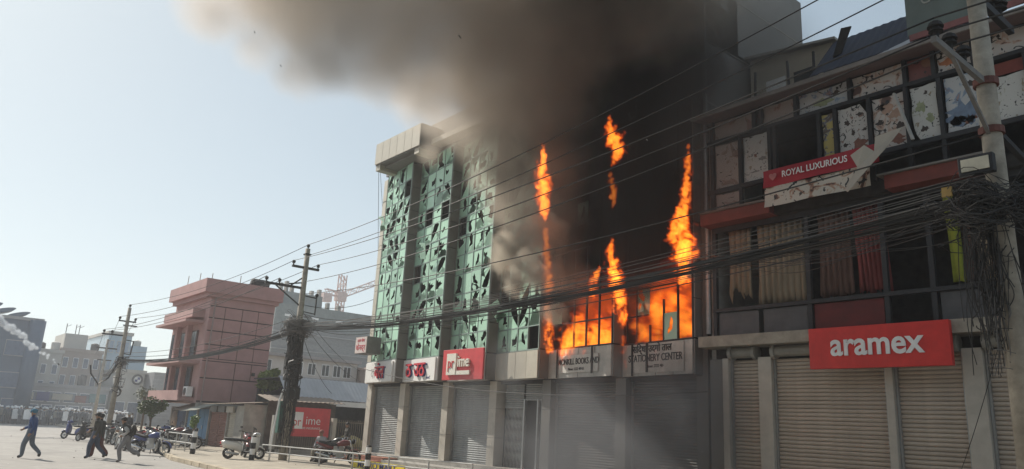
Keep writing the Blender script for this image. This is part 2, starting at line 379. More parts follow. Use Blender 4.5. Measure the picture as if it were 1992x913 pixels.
for i in range(6):
    xl = -33.28 if i == 0 else XR[i - 1] + .13; xr = XR[i] - .33
    if i == 3: continue
    shutter(bld, xl, xr, 19.12, .56, 3.66, SHUTG if i < 4 else SHUTS)
    for x in (xl, xr - .06): cb = MB(); cb.box(x, x + .06, 19.02, 19.085, .5, 3.68); cb.build('shutter_guide', STEEL, bld)
# entrance with folding grille in the fourth bay
cb = MB(); cb.box(-23.3, -20.75, 19.5, 19.56, .5, 3.66); cb.build('entrance_wall', SOOT_SHADE, bld)
shutter(bld, -23.2, -22.1, 19.1, 2.75, 3.66, SHUTG); shutter(bld, -22.0, -20.75, 19.1, 3.05, 3.66, SHUTG)
gr = MB()
for k in range(14): gr.bar((-23.2 + k * .083, 19.15, .5), (-23.2 + k * .083, 19.15, 2.72), .022)
for k in range(13):
    for z in (.7, 1.1, 1.5, 1.9, 2.3): gr.bar((-23.2 + k * .083, 19.14, z), (-23.2 + (k + 1) * .083, 19.14, z + .4), .012)
kind(gr.build('folding_grille', STEEL, bld), 'stuff')
gr = MB()
for k in range(6): gr.bar((-21.25 + k * .083, 19.15, .5), (-21.25 + k * .083, 19.15, 3.0), .022)
for x in (-22.06, -21.3, -20.8): gr.box(x - .035, x + .035, 19.06, 19.14, .5, 3.04)
kind(gr.build('door_frame', STEEL, bld), 'stuff')
# tower side wall panel lines and drain pipe
c = MB()
for z in (12.4, 14.6, 16.8): c.box(-13.4, -13.385, 18.7, 24.95, z, z + .03)
c.build('wall_joint', CONC, bld)
c = MB(); c.tube([(-13.28, 18.5, 4.9), (-13.28, 18.5, 18)], .07, 8); c.build('drain_pipe', STEEL, bld)

# ------------------------------------------------------------------ shop signs on the building
def facet_sign(name, label, i, mat, s0, s1, z0, z1, o=.05, th=.06):
    A, u, L = bayf(i); t = thing(name, label, 'sign', fpt(A, u, (s0 + s1) / 2, o, z0))
    b_ = MB(); b_.fbox(A, u, s0, s1, o, o + th, z0, z1); b_.build('board', mat, t)
    return t, (lambda s_, z, e=.015: fpt(A, u, s_, o + th + e, z)), math.atan2(u[1], u[0])
t, P, rz = facet_sign('shop_sign', 'white shop sign with a few red letters left, at the left end of the building', 0, WHITE, .12, 3.4, 3.76, 4.68)
text('letter', 'बंल', .86, LETB, t, P(2.06, 4.17, .02), rz, .02, .004, 1.05); text('letter', 'बंल', .86, LETR, t, P(2.02, 4.19, .07), rz, .02, .006, 1.05)
text('faded_letter', 'कम', .75, mk('ghost_grey', (.45, .44, .43), .6), t, P(1.35, 4.16, .004), rz, .004, 0, 1)
t, P, rz = facet_sign('shop_sign', 'white shop sign with red letters edged in dark blue, left of the red sign', 1, WHITE, .05, 3.35, 3.75, 4.72)
for ch, s_ in (('ठ', .8), ('उठ', 1.95)):
    text('letter', ch, .9, LETB, t, P(s_ + .05, 4.2, .02), rz, .02, .005, 1.1); text('letter', ch, .9, LETR, t, P(s_, 4.23, .08), rz, .02, .007, 1.1)
text('small_print', 'प्रा.लि.', .14, LETB, t, P(2.75, 3.87, .006), rz, .004)
def prime(t, P, rz, W, H, zc, sc_, ext=.03):
    pass
A3, u3, L3 = bayf(2)
t = thing('shop_sign', 'bright red sign with white block and cream letters below the third green bay', 'sign', (-24.75, 18.05, 3.72))
b_ = MB(); b_.box(-26.15, -23.42, 18.02, 18.1, 3.72, 4.95); b_.build('board', REDP, t, bevel=.01)
b_ = MB(); b_.box(-25.75, -25.12, 17.93, 18.02, 3.92, 4.78); b_.box(-25.12, -24.2, 17.95, 18.02, 3.92, 4.08); b_.build('white_block', CREAM, t)
text('letter', 'pr', .62, REDP, t, (-25.44, 17.92, 4.38), 0, .01, 0, .8); text('letter', 'ime', .66, CREAM, t, (-24.62, 17.97, 4.44), 0, .04, .004, .82)
t = thing('books_sign', 'sooty white bookshop sign board below the burning windows', 'sign', fpt(*bayf(4)[:2], 1.7, .1, 3.9))
A, u, L = bayf(4); rz = math.atan2(u[1], u[0])
b_ = MB(); b_.fbox(A, u, .75, 2.95, .05, .08, 3.9, 4.5); b_.build('board', mk('paper_sooty', (.55, .54, .5), .7, .15, 4, stain=.4), t)
text('letter', 'MONKILL BOOKS AND', .30, LETK, t, fpt(A, u, 1.86, .088, 4.27), rz, .006, .002, .74)
text('small_print', 'Phone: 2222 48162', .13, LETK, t, fpt(A, u, 1.75, .088, 4.02), rz, .004, 0, .9)
t = thing('stationery_sign', 'smoke stained stationery shop sign right of the bookshop sign', 'sign', fpt(*bayf(5)[:2], 1.5, .1, 3.8))
A, u, L = bayf(5); rz = math.atan2(u[1], u[0])
b_ = MB(); b_.fbox(A, u, .3, 2.9, .05, .08, 3.82, 4.72); b_.build('board', SOOTW, t)
text('letter', 'सिद्धा उदगो ताल', .30, LETK, t, fpt(A, u, 1.5, .09, 4.56), rz, .006, .006, .95)
text('letter', 'STATIONERY CENTER', .32, LETK, t, fpt(A, u, 1.62, .09, 4.27), rz, .006, .002, .78)
text('small_print', 'Phone: 2222 481', .13, LETK, t, fpt(A, u, 1.65, .09, 4.02), rz, .004, 0, .9)
for k, (s_, i) in enumerate(((.62, 4), (2.62, 4), (.55, 5), (1.25, 5))):
    A, u, L = bayf(i); dm = MB(); dm.fbox(A, u, s_, s_ + .07, .09, .12, 3.74 + .1 * (k % 2), 4.75); dm.build('charred_strip', SOOT_SHADE, bld)
# box sign hanging at the left corner
t = thing('box_sign', 'small white and red box sign sticking out at the left corner of the building', 'sign', (-32.5, 17.95, 5.05))
b_ = MB(); b_.box(-33.05, -31.95, 17.6, 18.35, 5.05, 5.85); b_.build('box', mk('sign_dark_grey', (.16, .15, .15), .6), t)
b_ = MB(); b_.box(-33.03, -31.97, 17.57, 17.598, 5.07, 5.83); b_.build('face', mk('sign_pink_white', (.70, .60, .57), .5, .1, 4), t)
text('letter', 'उदय सेवा', .2, LETR, t, (-32.5, 17.565, 5.66), 0, .004, .002, 1); text('letter', 'केनद्र', .36, LETR, t, (-32.5, 17.565, 5.32), 0, .004, .003, 1.1)
# ------------------------------------------------------------------ right building
rb = thing('shop_building', 'three storey shop building with beige shutters, broken windows and torn posters', 'building', (-6, 21, 0))
XA, XB = -13.25, 2.0
c = MB(); c.box(XA, XB, 21.4, 26, 0.02, 11.9); c.box(XA, XA + .15, 18.6, 21.4, 0.02, 11.4); c.box(XB - .2, XB, 18.6, 21.4, 0.02, 11.4); c.build('wall', CONC, rb)
c = MB(); c.box(XA + .16, XB - .21, 21.3, 21.38, 4.44, 11.4); c.build('interior_wall', SOOT_SHADE, rb)  # wall and slabs near black: dimness of the rooms put into the colour
c = MB(); c.box(XA, XB, 18.62, 21.29, 4.15, 4.43); c.box(XA + .2, XB - .25, 18.7, 21.29, 8.0, 8.3); c.box(XA, XB, 18.5, 21.38, 11.42, 11.58); c.build('floor_slab', SOOT_SHADE, rb)
c = MB(); c.box(XA, XB, 17.95, 18.6, 4.44, 4.74); c.box(XA, XB, 18.6, 18.9, 4.44, 4.8); c.build('ledge', mk('ledge_concrete', (.33, .30, .25), .85, .3, 3, .3, stain=.6), rb)
pil = [(-13.2, -12.72), (-12.70, -12.5), (-11.57, -11.17), (-8.2, -8.02), (-6.5, -6.08), (-3.6, -3.3), (-.6, -.2)]
for k, (a, b) in enumerate(pil):
    p_ = MB(); p_.box(a, b, 18.3 if k else 18.42, 18.62, 0.12, 4.14); p_.build('pillar', PILB if k else CLADG, rb, bevel=.015)
for k, (a, b) in enumerate([(-12.49, -11.58), (-11.16, -8.21), (-8.01, -6.51), (-6.07, -3.61), (-3.29, -.61)]):
    sh = MB(); sh.box(a + .05, b - .05, 18.44, 18.52, .12, .2); sho = sh.build('roller_shutter', STEEL, rb)
    for xg in (a, b - .05): sh = MB(); sh.box(xg, xg + .05, 18.42, 18.495, .12, 4.12); sh.build('guide_rail', STEEL, sho)
    s_ = MB(); pr = [(.0, .0), (-.02, .012), (-.034, .045), (-.02, .082), (0, .094)]
    vs_ = []
    for d, z in pr: vs_ += [(0, d, z), (b - a - .08, d, z)]
    s_.add(vs_, [(2 * i, 2 * i + 1, 2 * i + 3, 2 * i + 2) for i in range(len(pr) - 1)] + [(0, 8, 9, 1)]); me = s_.mesh('slat', SHUTB)
    z = .2
    while z < 4.05: place('slat', me, sho, (a + .04, 18.5 + rnd(-.003, .003), z)); z += .1
    dr = MB(); dr.tube([(a + .02, 18.36, 4.28), (b - .02, 18.36, 4.28)], .15, 12); dr.build('shutter_drum', mk('drum_grey', (.26, .25, .22), .7, .2, 3, stain=.4), rb)
    for x in (a + .03, b - .13):
        dr = MB(); dr.tube([(x, 18.36, 4.27), (x + .1, 18.36, 4.27)], .2, 12); dr.build('drum_bracket', mk('drum_bracket_grey', (.30, .29, .26), .7), rb)
# first floor frame
fr = MB()
for x in (-13.05, -10.1, -8.1, -7.02, -5.4, -3.6, -1.8): fr.box(x - .06, x + .06, 18.5, 18.62, 4.8, 8.0)
fr.box(-13.1, XB - .2, 18.47, 18.6, 5.5, 5.6); fr.box(-13.1, XB - .2, 18.48, 18.6, 7.9, 8.05); fr.build('window_frame', STEELD, rb)
pm = MB(); pm.box(0, 1.0, 0, .03, 0, .66); lowp = pm.mesh('lower_panel', mk('panel_grey', (.085, .085, .09), .5, .3, 3, stain=.5))
lowr = pm.mesh('lower_panel', mk('panel_red', (.13, .012, .012), .6, .4, 3, stain=.6))
for x, me, sc_ in ((-12.95, lowp, 1.3), (-11.5, lowp, 1.3), (-10.0, lowr, 1.8), (-6.9, lowp, 1.4), (-5.3, lowp, .8), (-3.5, lowp, 1.6)):
    o = place('lower_panel', me, rb, (x, 18.56, 4.82)); o.scale = (sc_, 1, 1)
# red band and second floor
c = MB(); c.box(-13.2, -10.9, 18.05, 18.6, 8.06, 8.4); c.build('red_band', REDD, rb)
c = MB(); c.box(-7.75, -5.3, 18.05, 18.6, 8.06, 8.4); c.build('red_band', REDD, rb)
c = MB(); c.box(-10.9, -7.76, 18.3, 18.6, 8.06, 8.38); c.box(-5.3, XB, 18.3, 18.6, 8.06, 8.38); c.build('band_backing', SOOT_SHADE, rb)
for xa, xb in ((-7.9, -5.25), (-13.2, -10.9)): c = MB(); c.box(xa, xb, 17.97, 18.5, 8.405, 8.45); c.build('band_cap', CLADG, rb)
mull = [-12.95, -11.97, -11.0, -10.84, -9.5, -9.04, -8.13, -7.2, -6.42, -5.5, -4.6, -3.4, -2, -.6]
fr = MB()
for x in mull: fr.box(x - .05, x + .05, 18.32, 18.44, 8.45, 10.68)
for x in (-12.95, -11.48, -11.25, -10.15, -8.6, -7.18, -6.5, -5.62, -4.3, -2.9, -1.4): fr.box(x - .05, x + .05, 18.32, 18.44, 10.76, 11.42)
fr.box(-13.1, XB, 18.3, 18.45, 10.68, 10.78); fr.box(-13.1, XB, 18.3, 18.45, 9.08, 9.2); fr.build('window_frame', STEELD, rb)
# eave and sloping fascia
c = MB(); c.add([(XA, 17.75, 11.42), (XB, 17.75, 11.42), (XB, 19.4, 12.2), (XA, 19.4, 12.2), (XA, 17.75, 11.36), (XB, 17.75, 11.36), (XB, 19.4, 11.6), (XA, 19.4, 11.6)],
      [(0, 1, 2, 3), (7, 6, 5, 4), (0, 4, 5, 1), (3, 2, 6, 7), (0, 3, 7, 4), (1, 5, 6, 2)]); c.build('eave', mk('eave_mauve', (.17, .125, .125), .8, .2, 3, stain=.4), rb)
c = MB(); c.box(XA, XB, 17.68, 17.74, 11.34, 11.46); c.build('eave_trim', mk('trim_grey', (.22, .2, .19), .7), rb)
# posters: printed panels behind the panes
def poster_mat(name, base, spots, thr=.56, scale=2.4, seed=0., blot=.63):
    m = bpy.data.materials.new(name); m.use_nodes = True; N = m.node_tree.nodes; K = m.node_tree.links.new; b = N['Principled BSDF']
    tc = N.new('ShaderNodeTexCoord'); mp = N.new('ShaderNodeMapping'); mp.inputs['Location'].default_value = (seed * 3.7, seed, seed * 1.9); K(tc.outputs['Object'], mp.inputs[0])
    n = N.new('ShaderNodeTexNoise'); n.inputs['Scale'].default_value = scale; n.inputs['Detail'].default_value = 4; n.inputs['Distortion'].default_value = 1.2; K(mp.outputs[0], n.inputs['Vector'])
    r = N.new('ShaderNodeValToRGB'); r.color_ramp.elements[0].position = .0; r.color_ramp.elements[0].color = (*base, 1); e = r.color_ramp.elements[1]; e.position = thr; e.color = (*base, 1)
    for k, cc in enumerate(spots): x = r.color_ramp.elements.new(min(.99, thr + .02 + k * .035)); x.color = (*cc, 1)
    K(n.outputs[0], r.inputs[0])
    n2 = N.new('ShaderNodeTexNoise'); n2.inputs['Scale'].default_value = scale * 1.5; n2.inputs['Detail'].default_value = 3; n2.inputs['Distortion'].default_value = 2; K(mp.outputs[0], n2.inputs['Vector'])
    st = N.new('ShaderNodeMapRange'); st.inputs[1].default_value = blot - .03; st.inputs[2].default_value = blot - .02; K(n2.outputs[0], st.inputs[0])
    mx = N.new('ShaderNodeMix'); mx.data_type = 'RGBA'; K(st.outputs[0], mx.inputs[0]); K(r.outputs[0], mx.inputs[6]); mx.inputs[7].default_value = (.02, .02, .022, 1)
    K(mx.outputs[2], b.inputs['Base Color']); b.inputs['Roughness'].default_value = .45; return m
GW = (.50, .48, .46)
PM = [poster_mat('poster_a', (.42, .38, .35), [(.33, .27, .23), (.28, .2, .17)], .58, 2.2, 1, .68), poster_mat('poster_b', GW, [(.38, .35, .33), (.25, .13, .1)], .6, 4.2, 2, .63),
      poster_mat('poster_c', (.5, .46, .43), [(.47, .36, .3), (.42, .28, .22), (.10, .05, .04)], .52, 2.4, 3, .66), poster_mat('poster_d', (.52, .52, .5), [(.42, .43, .36), (.28, .22, .16)], .6, 4.6, 4, .67),
      poster_mat('poster_e', (.46, .47, .48), [(.27, .34, .43), (.17, .23, .33), (.3, .22, .22)], .55, 2.2, 5, .66), poster_mat('poster_f', (.46, .38, .12), [(.2, .24, .32), (.12, .09, .07)], .52, 3.0, 6, .67),
      poster_mat('poster_g', (.17, .05, .04), [(.1, .025, .02), (.2, .09, .05)], .5, 2.0, 7, .66), poster_mat('poster_h', (.40, .33, .30), [(.33, .22, .19), (.28, .16, .14)], .55, 1.8, 8, .72)]
def poster(label, x0, x1, z0, z1, k, y=18.42, tilt=0, torn=None):
    """one printed sheet with broken corners"""
    rg = random.Random(int(x0 * 100) + k); mb = MB(); pts = []
    for (a, b) in (((x0, z0), (x1, z0)), ((x1, z0), (x1, z1)), ((x1, z1), (x0, z1)), ((x0, z1), (x0, z0))):
        for q in range(4):
            t_ = q / 4; j = rg.uniform(0, .035) if q else 0
            pts.append((a[0] + (b[0] - a[0]) * t_ + (j if a[0] == b[0] == x0 else -j if a[0] == b[0] == x1 else 0), a[1] + (b[1] - a[1]) * t_ + (j if a[1] == b[1] == z0 else -j if a[1] == b[1] == z1 else 0)))
    if torn is not None: pts[torn * 4] = (pts[torn * 4][0] * .75 + (x0 + x1) / 8, pts[torn * 4][1] * .75 + (z0 + z1) / 8)
    mb.prism(pts, 'y', y, y + .012); o = mb.build('poster', PM[k]); tag(o, label, 'poster', 'printed posters in the upper windows'); o.rotation_euler = (0, tilt, 0); return o
poster('faint grey poster in the leftmost upper window by the smoke', -12.88, -12.03, 9.2, 10.62, 0)
poster('plain white poster with small grey print, left of the black opening', -11.9, -11.05, 9.22, 10.64, 3)
poster('narrow yellow and blue poster right of the black opening', -9.44, -9.1, 9.22, 10.62, 5)
poster('white poster with many dark holes and a brown patch, right of the narrow yellow one', -8.98, -8.19, 9.22, 10.64, 1, torn=2)
poster('large poster of skin tones and dark hair above the red banner end', -8.07, -7.26, 9.22, 10.64, 2)
poster('pale green tinted poster in the window beside the loose frame bar', -7.12, -6.5, 9.22, 10.64, 3, torn=0)
poster('wide poster with a blue printed picture left of the concrete pole', -6.34, -5.56, 9.22, 10.64, 4)
poster('white poster under a red strip right of the concrete pole', -5.43, -4.66, 9.22, 10.3, 3)
mb = MB(); mb.box(-5.43, -4.66, 18.41, 18.43, 10.32, 10.62); tag(mb.build('poster', MATS['red_band']), 'red strip poster above the white one right of the pole', 'poster', 'printed posters in the upper windows')
poster('pale poster at the right edge beyond the pole', -4.54, -3.46, 9.22, 10.64, 3)
poster('long faded pink poster in the leftmost transom window', -12.88, -11.54, 10.8, 11.4, 7)
poster('small pink poster in the transom, next to the long faded one', -11.2, -10.22, 10.8, 11.4, 7)
poster('white transom poster with grey and yellow print, above the black opening', -10.08, -8.66, 10.8, 11.4, 4)
poster('white transom poster with a dark blot at its left, under the eave', -8.54, -7.24, 10.8, 11.4, 2)
poster('dark red transom poster left of the concrete pole', -7.12, -6.56, 10.8, 11.4, 6)
poster('transom poster of a hand on orange ground, behind the pole arm', -6.44, -5.68, 10.8, 11.4, 2)
poster('skin toned transom poster at the right edge', -5.56, -4.36, 10.8, 11.4, 2)
poster('grey parapet sheet below the leftmost upper windows', -12.88, -11.9, 8.5, 9.05, 0)
def picture(po, x, z, rx, rz_, mat, y=18.415, n=17, wob=.5):
    """an irregular printed patch lying on a poster"""
    rg = random.Random(int(x * 31 + z * 17)); mb = MB(); mb.prism([(x + rx * math.cos(2 * math.pi * k / n) * (1 + rg.uniform(-wob, wob)), z + rz_ * math.sin(2 * math.pi * k / n) * (1 + rg.uniform(-wob, wob))) for k in range(n)], 'y', y, y + .004); return mb.build('printed_picture', mat, po)
PSK, PHR, PBR, PBL, PGR = mk('print_skin', (.44, .29, .22), .5, .2, 8), mk('print_hair', (.05, .035, .03), .5, .3, 8), mk('print_brown', (.22, .09, .06), .5, .35, 8), mk('print_blue', (.16, .22, .32), .5, .35, 6), mk('print_green', (.30, .33, .2), .5, .3, 8)
PO = {o['label'][:22]: o for o in sc.objects if o.name.startswith('poster')}
def PP(k): return next(v for n_, v in PO.items() if n_.startswith(k))
for k, l_ in (('large poster of skin t', [(-7.72, 10.3, .2, .13, PSK), (-7.86, 10.38, .12, .1, PHR), (-7.5, 10.1, .2, .12, PSK), (-7.66, 9.62, .24, .06, PBR), (-7.5, 9.4, .16, .12, PBR), (-7.9, 9.95, .1, .07, PHR), (-7.4, 9.75, .08, .1, PHR)]), ('white poster with many', [(-8.45, 9.5, .2, .16, PBR), (-8.75, 10.2, .07, .08, PHR), (-8.4, 10.35, .09, .05, PHR), (-8.6, 9.9, .05, .08, PHR), (-8.3, 9.9, .06, .04, PHR), (-8.82, 9.6, .06, .05, PHR)]),
              ('wide poster with a blu', [(-5.95, 9.62, .36, .3, PBL), (-6.1, 9.5, .14, .12, PHR), (-5.85, 9.45, .12, .1, PBR), (-5.8, 10.35, .12, .07, PHR)]), ('pale green tinted post', [(-6.9, 10.1, .1, .18, PGR), (-6.7, 9.75, .09, .12, PGR), (-6.85, 9.5, .08, .06, PHR), (-6.75, 10.42, .05, .06, PHR)]),
              ('white transom poster w', [(-9.4, 11.0, .25, .1, PGR), (-9.0, 11.15, .1, .07, PHR)]), ('transom poster of a ha', [(-6.05, 11.05, .26, .12, mk('print_orange', (.42, .16, .07), .5, .3, 8)), (-5.85, 11.2, .1, .05, PSK)]), ('plain white poster wit', [(-11.5, 10.0, .05, .05, PBR), (-11.3, 9.85, .12, .06, mk('print_grey', (.25, .24, .23), .6)), (-11.55, 9.5, .14, .03, MATS['print_grey'])])):
    for (x, z, a, b, m_) in l_: picture(PP(k), x, z, a, b, m_)
# banner hanging below the windows
bn = thing('banner', 'red and white banner with white capital letters, torn and folded at its right end', 'banner', (-9.3, 17.95, 8.1))
def wavy(x0, x1, z0, z1, y, nx=14, nz=5, dz=0, amp=.04):
    mb = MB(); vs_ = []
    for i in range(nx + 1):
        for j in range(nz + 1):
            a, b = i / nx, j / nz; vs_.append((x0 + (x1 - x0) * a, y + amp * math.sin(a * 9 + b * 3) * (1 - b * .7) - .05 * (1 - b), z0 + (z1 - z0) * b + dz * a))
    mb.add(vs_, [(i * (nz + 1) + j, (i + 1) * (nz + 1) + j, (i + 1) * (nz + 1) + j + 1, i * (nz + 1) + j + 1) for i in range(nx) for j in range(nz)])
    n = len(vs_); mb.add([(a, b + .006, c_) for a, b, c_ in vs_], [(i * (nz + 1) + j + 1, (i + 1) * (nz + 1) + j + 1, (i + 1) * (nz + 1) + j, i * (nz + 1) + j) for i in range(nx) for j in range(nz)]); return mb
wavy(-10.95, -7.75, 8.72, 9.22, 17.9).build('red_strip', mk('banner_red', (.36, .02, .035), .6, .15, 3, stain=.3), bn, smooth=True)
wavy(-10.93, -8.0, 8.16, 8.72, 17.9).build('picture_strip', poster_mat('banner_picture', (.5, .46, .4), [(.42, .32, .24), (.3, .15, .1), (.08, .04, .03)], .55, 2.0, 11, .66), bn, smooth=True)
text('letter', 'ROYAL LUXURIOUS', .25, LETW, bn, (-9.42, 17.79, 8.97), 0, .006, .003, .82)
text('emblem', '♥', .2, mk('faded_pink', (.45, .16, .16), .6), bn, (-10.6, 17.79, 8.95), 0, .004)
fl = MB(); vs_ = [(-8.62, 17.8, 8.15), (-8.2, 17.68, 8.62), (-8.38, 17.72, 9.0), (-7.98, 17.62, 9.14), (-7.78, 17.7, 8.95), (-7.75, 17.75, 9.34), (-6.98, 17.5, 9.3), (-7.3, 17.4, 8.9), (-7.8, 17.45, 8.5), (-8.45, 17.6, 8.02)]
fl.add(vs_, [(0, 1, 9), (1, 8, 9), (1, 2, 3), (1, 3, 4), (1, 4, 8), (4, 7, 8), (4, 5, 6), (4, 6, 7)]); o = fl.build('torn_flap', mk('banner_back', (.45, .43, .38), .7, .1, 3, stain=.25), bn)
md = o.modifiers.new('solid', 'SOLIDIFY'); md.thickness = .012
# loose bar hanging at the broken window
b_ = MB(); b_.bar((-7.42, 18.22, 10.55), (-7.0, 18.05, 9.15), .07, .05); tag(b_.build('loose_frame_bar', RAILM), 'pale bent window bar hanging loose across a broken upper window', 'bar')
# curtains on the first floor
def curtain(label, x0, x1, z0, z1, mat, pleats, y=18.75, ragged=.15, lean=0):
    rg = random.Random(int(x0 * 77)); mb = MB(); nx = pleats * 4; nz = 6; vs_ = []
    rag = [rg.uniform(0, ragged) for _ in range(nx + 1)]
    for i in range(nx + 1):
        a = i / nx
        for j in range(nz + 1):
            b = j / nz; z = z1 - (z1 - z0 - rag[i] * (1 if j else 0)) * b; vs_.append((x0 + (x1 - x0) * a + lean * b + .02 * math.sin(i * 1.7 + b * 4), y + .07 * math.sin(i * math.pi / 2 + .5 * math.sin(b * 3)), z))
    mb.add(vs_, [(i * (nz + 1) + j, (i + 1) * (nz + 1) + j, (i + 1) * (nz + 1) + j + 1, i * (nz + 1) + j + 1) for i in range(nx) for j in range(nz)])
    o = mb.build('curtain', mat, smooth=True); md = o.modifiers.new('solid', 'SOLIDIFY'); md.thickness = .01
    return tag(o, label, 'curtain', 'curtains in the broken first floor windows')
CB = mk('curtain_beige', (.30, .24, .17), .9, .2, 4, stretch=(4, 1, .5)); CR = mk('curtain_red', (.24, .06, .055), .9, .25, 4, stretch=(5, 1, .4)); CN = mk('curtain_brown', (.16, .09, .07), .9, .3, 4, stretch=(5, 1, .4))
curtain('torn beige curtain at the left end of the first floor', -12.7, -11.95, 5.75, 8.0, CB, 4, ragged=.5)
curtain('wide beige pleated curtain, second from the left end of the first floor', -11.75, -10.3, 5.55, 8.0, CB, 8, ragged=.12)
curtain('dim brown curtain in the middle of the first floor', -9.9, -9.0, 5.6, 8.0, CN, 6)
curtain('red striped curtain right of the brown one', -8.95, -8.15, 5.6, 8.0, CR, 7, lean=.1)
curtain('bright yellow green cloth strip hanging right of the red curtain', -6.72, -6.45, 5.65, 8.0, YELC, 1, y=18.6, ragged=.05, lean=.12)
curtain('pale beige curtain behind the cable tangle', -6.1, -5.5, 5.2, 8.0, CB, 4, y=18.7, ragged=.7)
curtain('dark brown curtain edge beside the yellow green cloth', -6.4, -6.2, 5.5, 8.0, CN, 2, y=18.75)
# aramex sign
t = thing('shop_sign', 'large bright red sign with white lower case letters above the beige shutters', 'sign', (-8.13, 17.8, 3.72))
b_ = MB(); b_.box(-9.78, -6.5, 17.78, 17.93, 3.72, 4.72); o = b_.build('board', REDS, t, bevel=.012)
text('letter', 'aramex', .78, LETW, t, (-8.14, 17.765, 4.27), 0, .012, .016, .92)
# roof things
rf = thing('roof_shed', 'dark blue corrugated tin roof shed on top of the shop building', 'shed', (-8, 20, 11.9))
mb = MB(); n = 36; vs_ = []
for i in range(n + 1):
    x = -10.2 + i * .12
    for y, z in ((19.3, 12.35), (20.9, 14.1)): vs_.append((x, y, z + .025 * (i % 2)))
mb.add(vs_, [(2 * i, 2 * i + 2, 2 * i + 3, 2 * i + 1) for i in range(n)]); o = mb.build('roof_sheet', TINB, rf); o.modifiers.new('solid', 'SOLIDIFY').thickness = .01
mb = MB(); mb.box(-10.1, -5.9, 20.0, 20.1, 11.92, 12.9); mb.box(-10.1, -9.95, 20.1, 22, 11.92, 13.0); mb.build('wall', DARKIN, rf)
mb = MB(); mb.add([(-9.6, 19.2, 12.05), (-6.2, 19.0, 12.3), (-6.2, 19.5, 12.75), (-9.6, 19.6, 12.2)], [(0, 1, 2, 3)]); o = mb.build('loose_sheet', TIN, rf); o.modifiers.new('solid', 'SOLIDIFY').thickness = .015
mb = MB(); mb.add([(-9.75, 19.9, 13.05), (-9.5, 19.9, 13.1), (-9.15, 19.9, 13.85), (-9.45, 19.9, 13.9)], [(0, 1, 2, 3)]); o = mb.build('roof_panel', SOOT_SHADE); o.modifiers.new('solid', 'SOLIDIFY').thickness = .05; tag(o, 'small dark panel propped up on the tin roof', 'panel')
ht = thing('roof_hut', 'small cream rooftop hut with two windows left of the tin roof', 'hut', (-11.6, 21.5, 11.9))
mb = MB(); mb.prism([(-13.2, 11.92), (-10.3, 11.92), (-10.3, 14.2), (-13.2, 14.6)], 'y', 21.0, 23.0); mb.build('wall', mk('hut_cream', (.42, .38, .31), .8, .15, 2, stain=.4), ht)
mb = MB(); mb.prism([(-13.3, 14.62), (-10.1, 14.18), (-10.1, 14.26), (-13.3, 14.72)], 'y', 20.8, 23.2); mb.build('roof', CONC, ht)
for x in (-12.6, -11.6):
    mb = MB(); mb.box(x, x + .7, 20.96, 20.99, 12.7, 13.6); f_ = mb.build('window', WINDK if x > -12 else LETW, ht)
for x, l_ in ((-12.2, 'left'), (-11.0, 'middle'), (-10.2, 'right')):
    mb = MB(); mb.bar((x, 19.6, 11.9), (x + rnd(-.1, .1), 19.6, 13.3), .06); tag(mb.build('roof_post', STEELD), l_ + ' one of three thin dark posts on the roof before the hut', 'post', 'posts on the roof edge')
bb = thing('roof_billboard', 'grey green billboard with faded pale lettering at the top right corner', 'billboard', (-4.5, 18.0, 11.9))
mb = MB(); mb.box(-6.85, -1.5, 17.9, 18.0, 11.78, 14.2); mb.build('board', mk('board_green_grey', (.13, .165, .16), .6, .15, 2, stain=.3), bb)
mb = MB()
for x in (-6.5, -4.2, -2): mb.bar((x, 18.05, 11.5), (x, 18.05, 14.1), .08); mb.bar((x, 18.1, 13.6), (x, 19.2, 12.1), .06)
mb.build('stand', STEELD, bb)
mb = MB(); mb.box(-6.8, -1.5, 17.86, 17.9, 11.62, 11.78); mb.build('red_edge', mk('board_mauve', (.25, .1, .1), .6), bb)
text('letter', 'CONNECTION', .42, mk('letter_faded', (.34, .36, .34), .6), bb, (-5.35, 17.885, 12.62), 0, .008, 0, .8); text('letter', 'TRAINING CENTRE', .34, MATS['letter_faded'], bb, (-4.35, 17.885, 12.12), 0, .008, 0, .8)
mb = MB(); mb.tube([(-6.35 + .3 * math.cos(a), 17.885, 13.1 + .22 * math.sin(a)) for a in [R(200 + k * 12) for k in range(16)]], .015, 5); mb.build('emblem', SOOT_SHADE, bb)
# ------------------------------------------------------------------ pink building
pk = thing('pink_house', 'narrow pink building with a blank panelled side wall and heavy cornice', 'building', (-51, 17.3, 0))
c = MB(); c.box(-55.2, -48.1, 15.24, 19.4, 2.5, 9.0); c.build('wall', PINKL, pk)
c = MB(); c.box(-48.1, -48.06, 15.26, 19.38, 2.55, 8.98); c.build('joint_backing', mk('joint_dark', (.07, .05, .05), .9), pk)
Yc = [15.22, 16.2, 17.3, 18.35, 19.4]; Zr = [(2.62, 4.0), (4.02, 5.05), (5.2, 6.05), (6.07, 6.9), (6.92, 7.7), (7.72, 8.45)]
for r, (za, zb) in enumerate(Zr):
    cols_ = list(zip(Yc, Yc[1:])) if r > 1 else [(15.22, 17.3), (17.3, 19.4)] if r == 0 else [(15.22, 17.3), (17.3, 18.35), (18.35, 19.4)]
    for (ya, yb) in cols_:
        p_ = MB(); p_.box(-48.06, -48.0 + rnd(-.004, .004), ya + .026, yb - .026, za + .026, zb - .026); p_.build('wall_panel', PINK, pk)
p_ = MB(); p_.box(-48.06, -48.0, 15.24, 19.38, 8.49, 8.99); p_.build('wall_panel', PINK, pk); p_ = MB(); p_.box(-48.06, -48.003, 15.24, 19.38, 5.08, 5.18); p_.build('wall_panel', PINK, pk)
p_ = MB(); p_.box(-48.3, -47.9, 15.3, 19.3, 2.2, 2.52); p_.build('base_slab', CONC, pk)
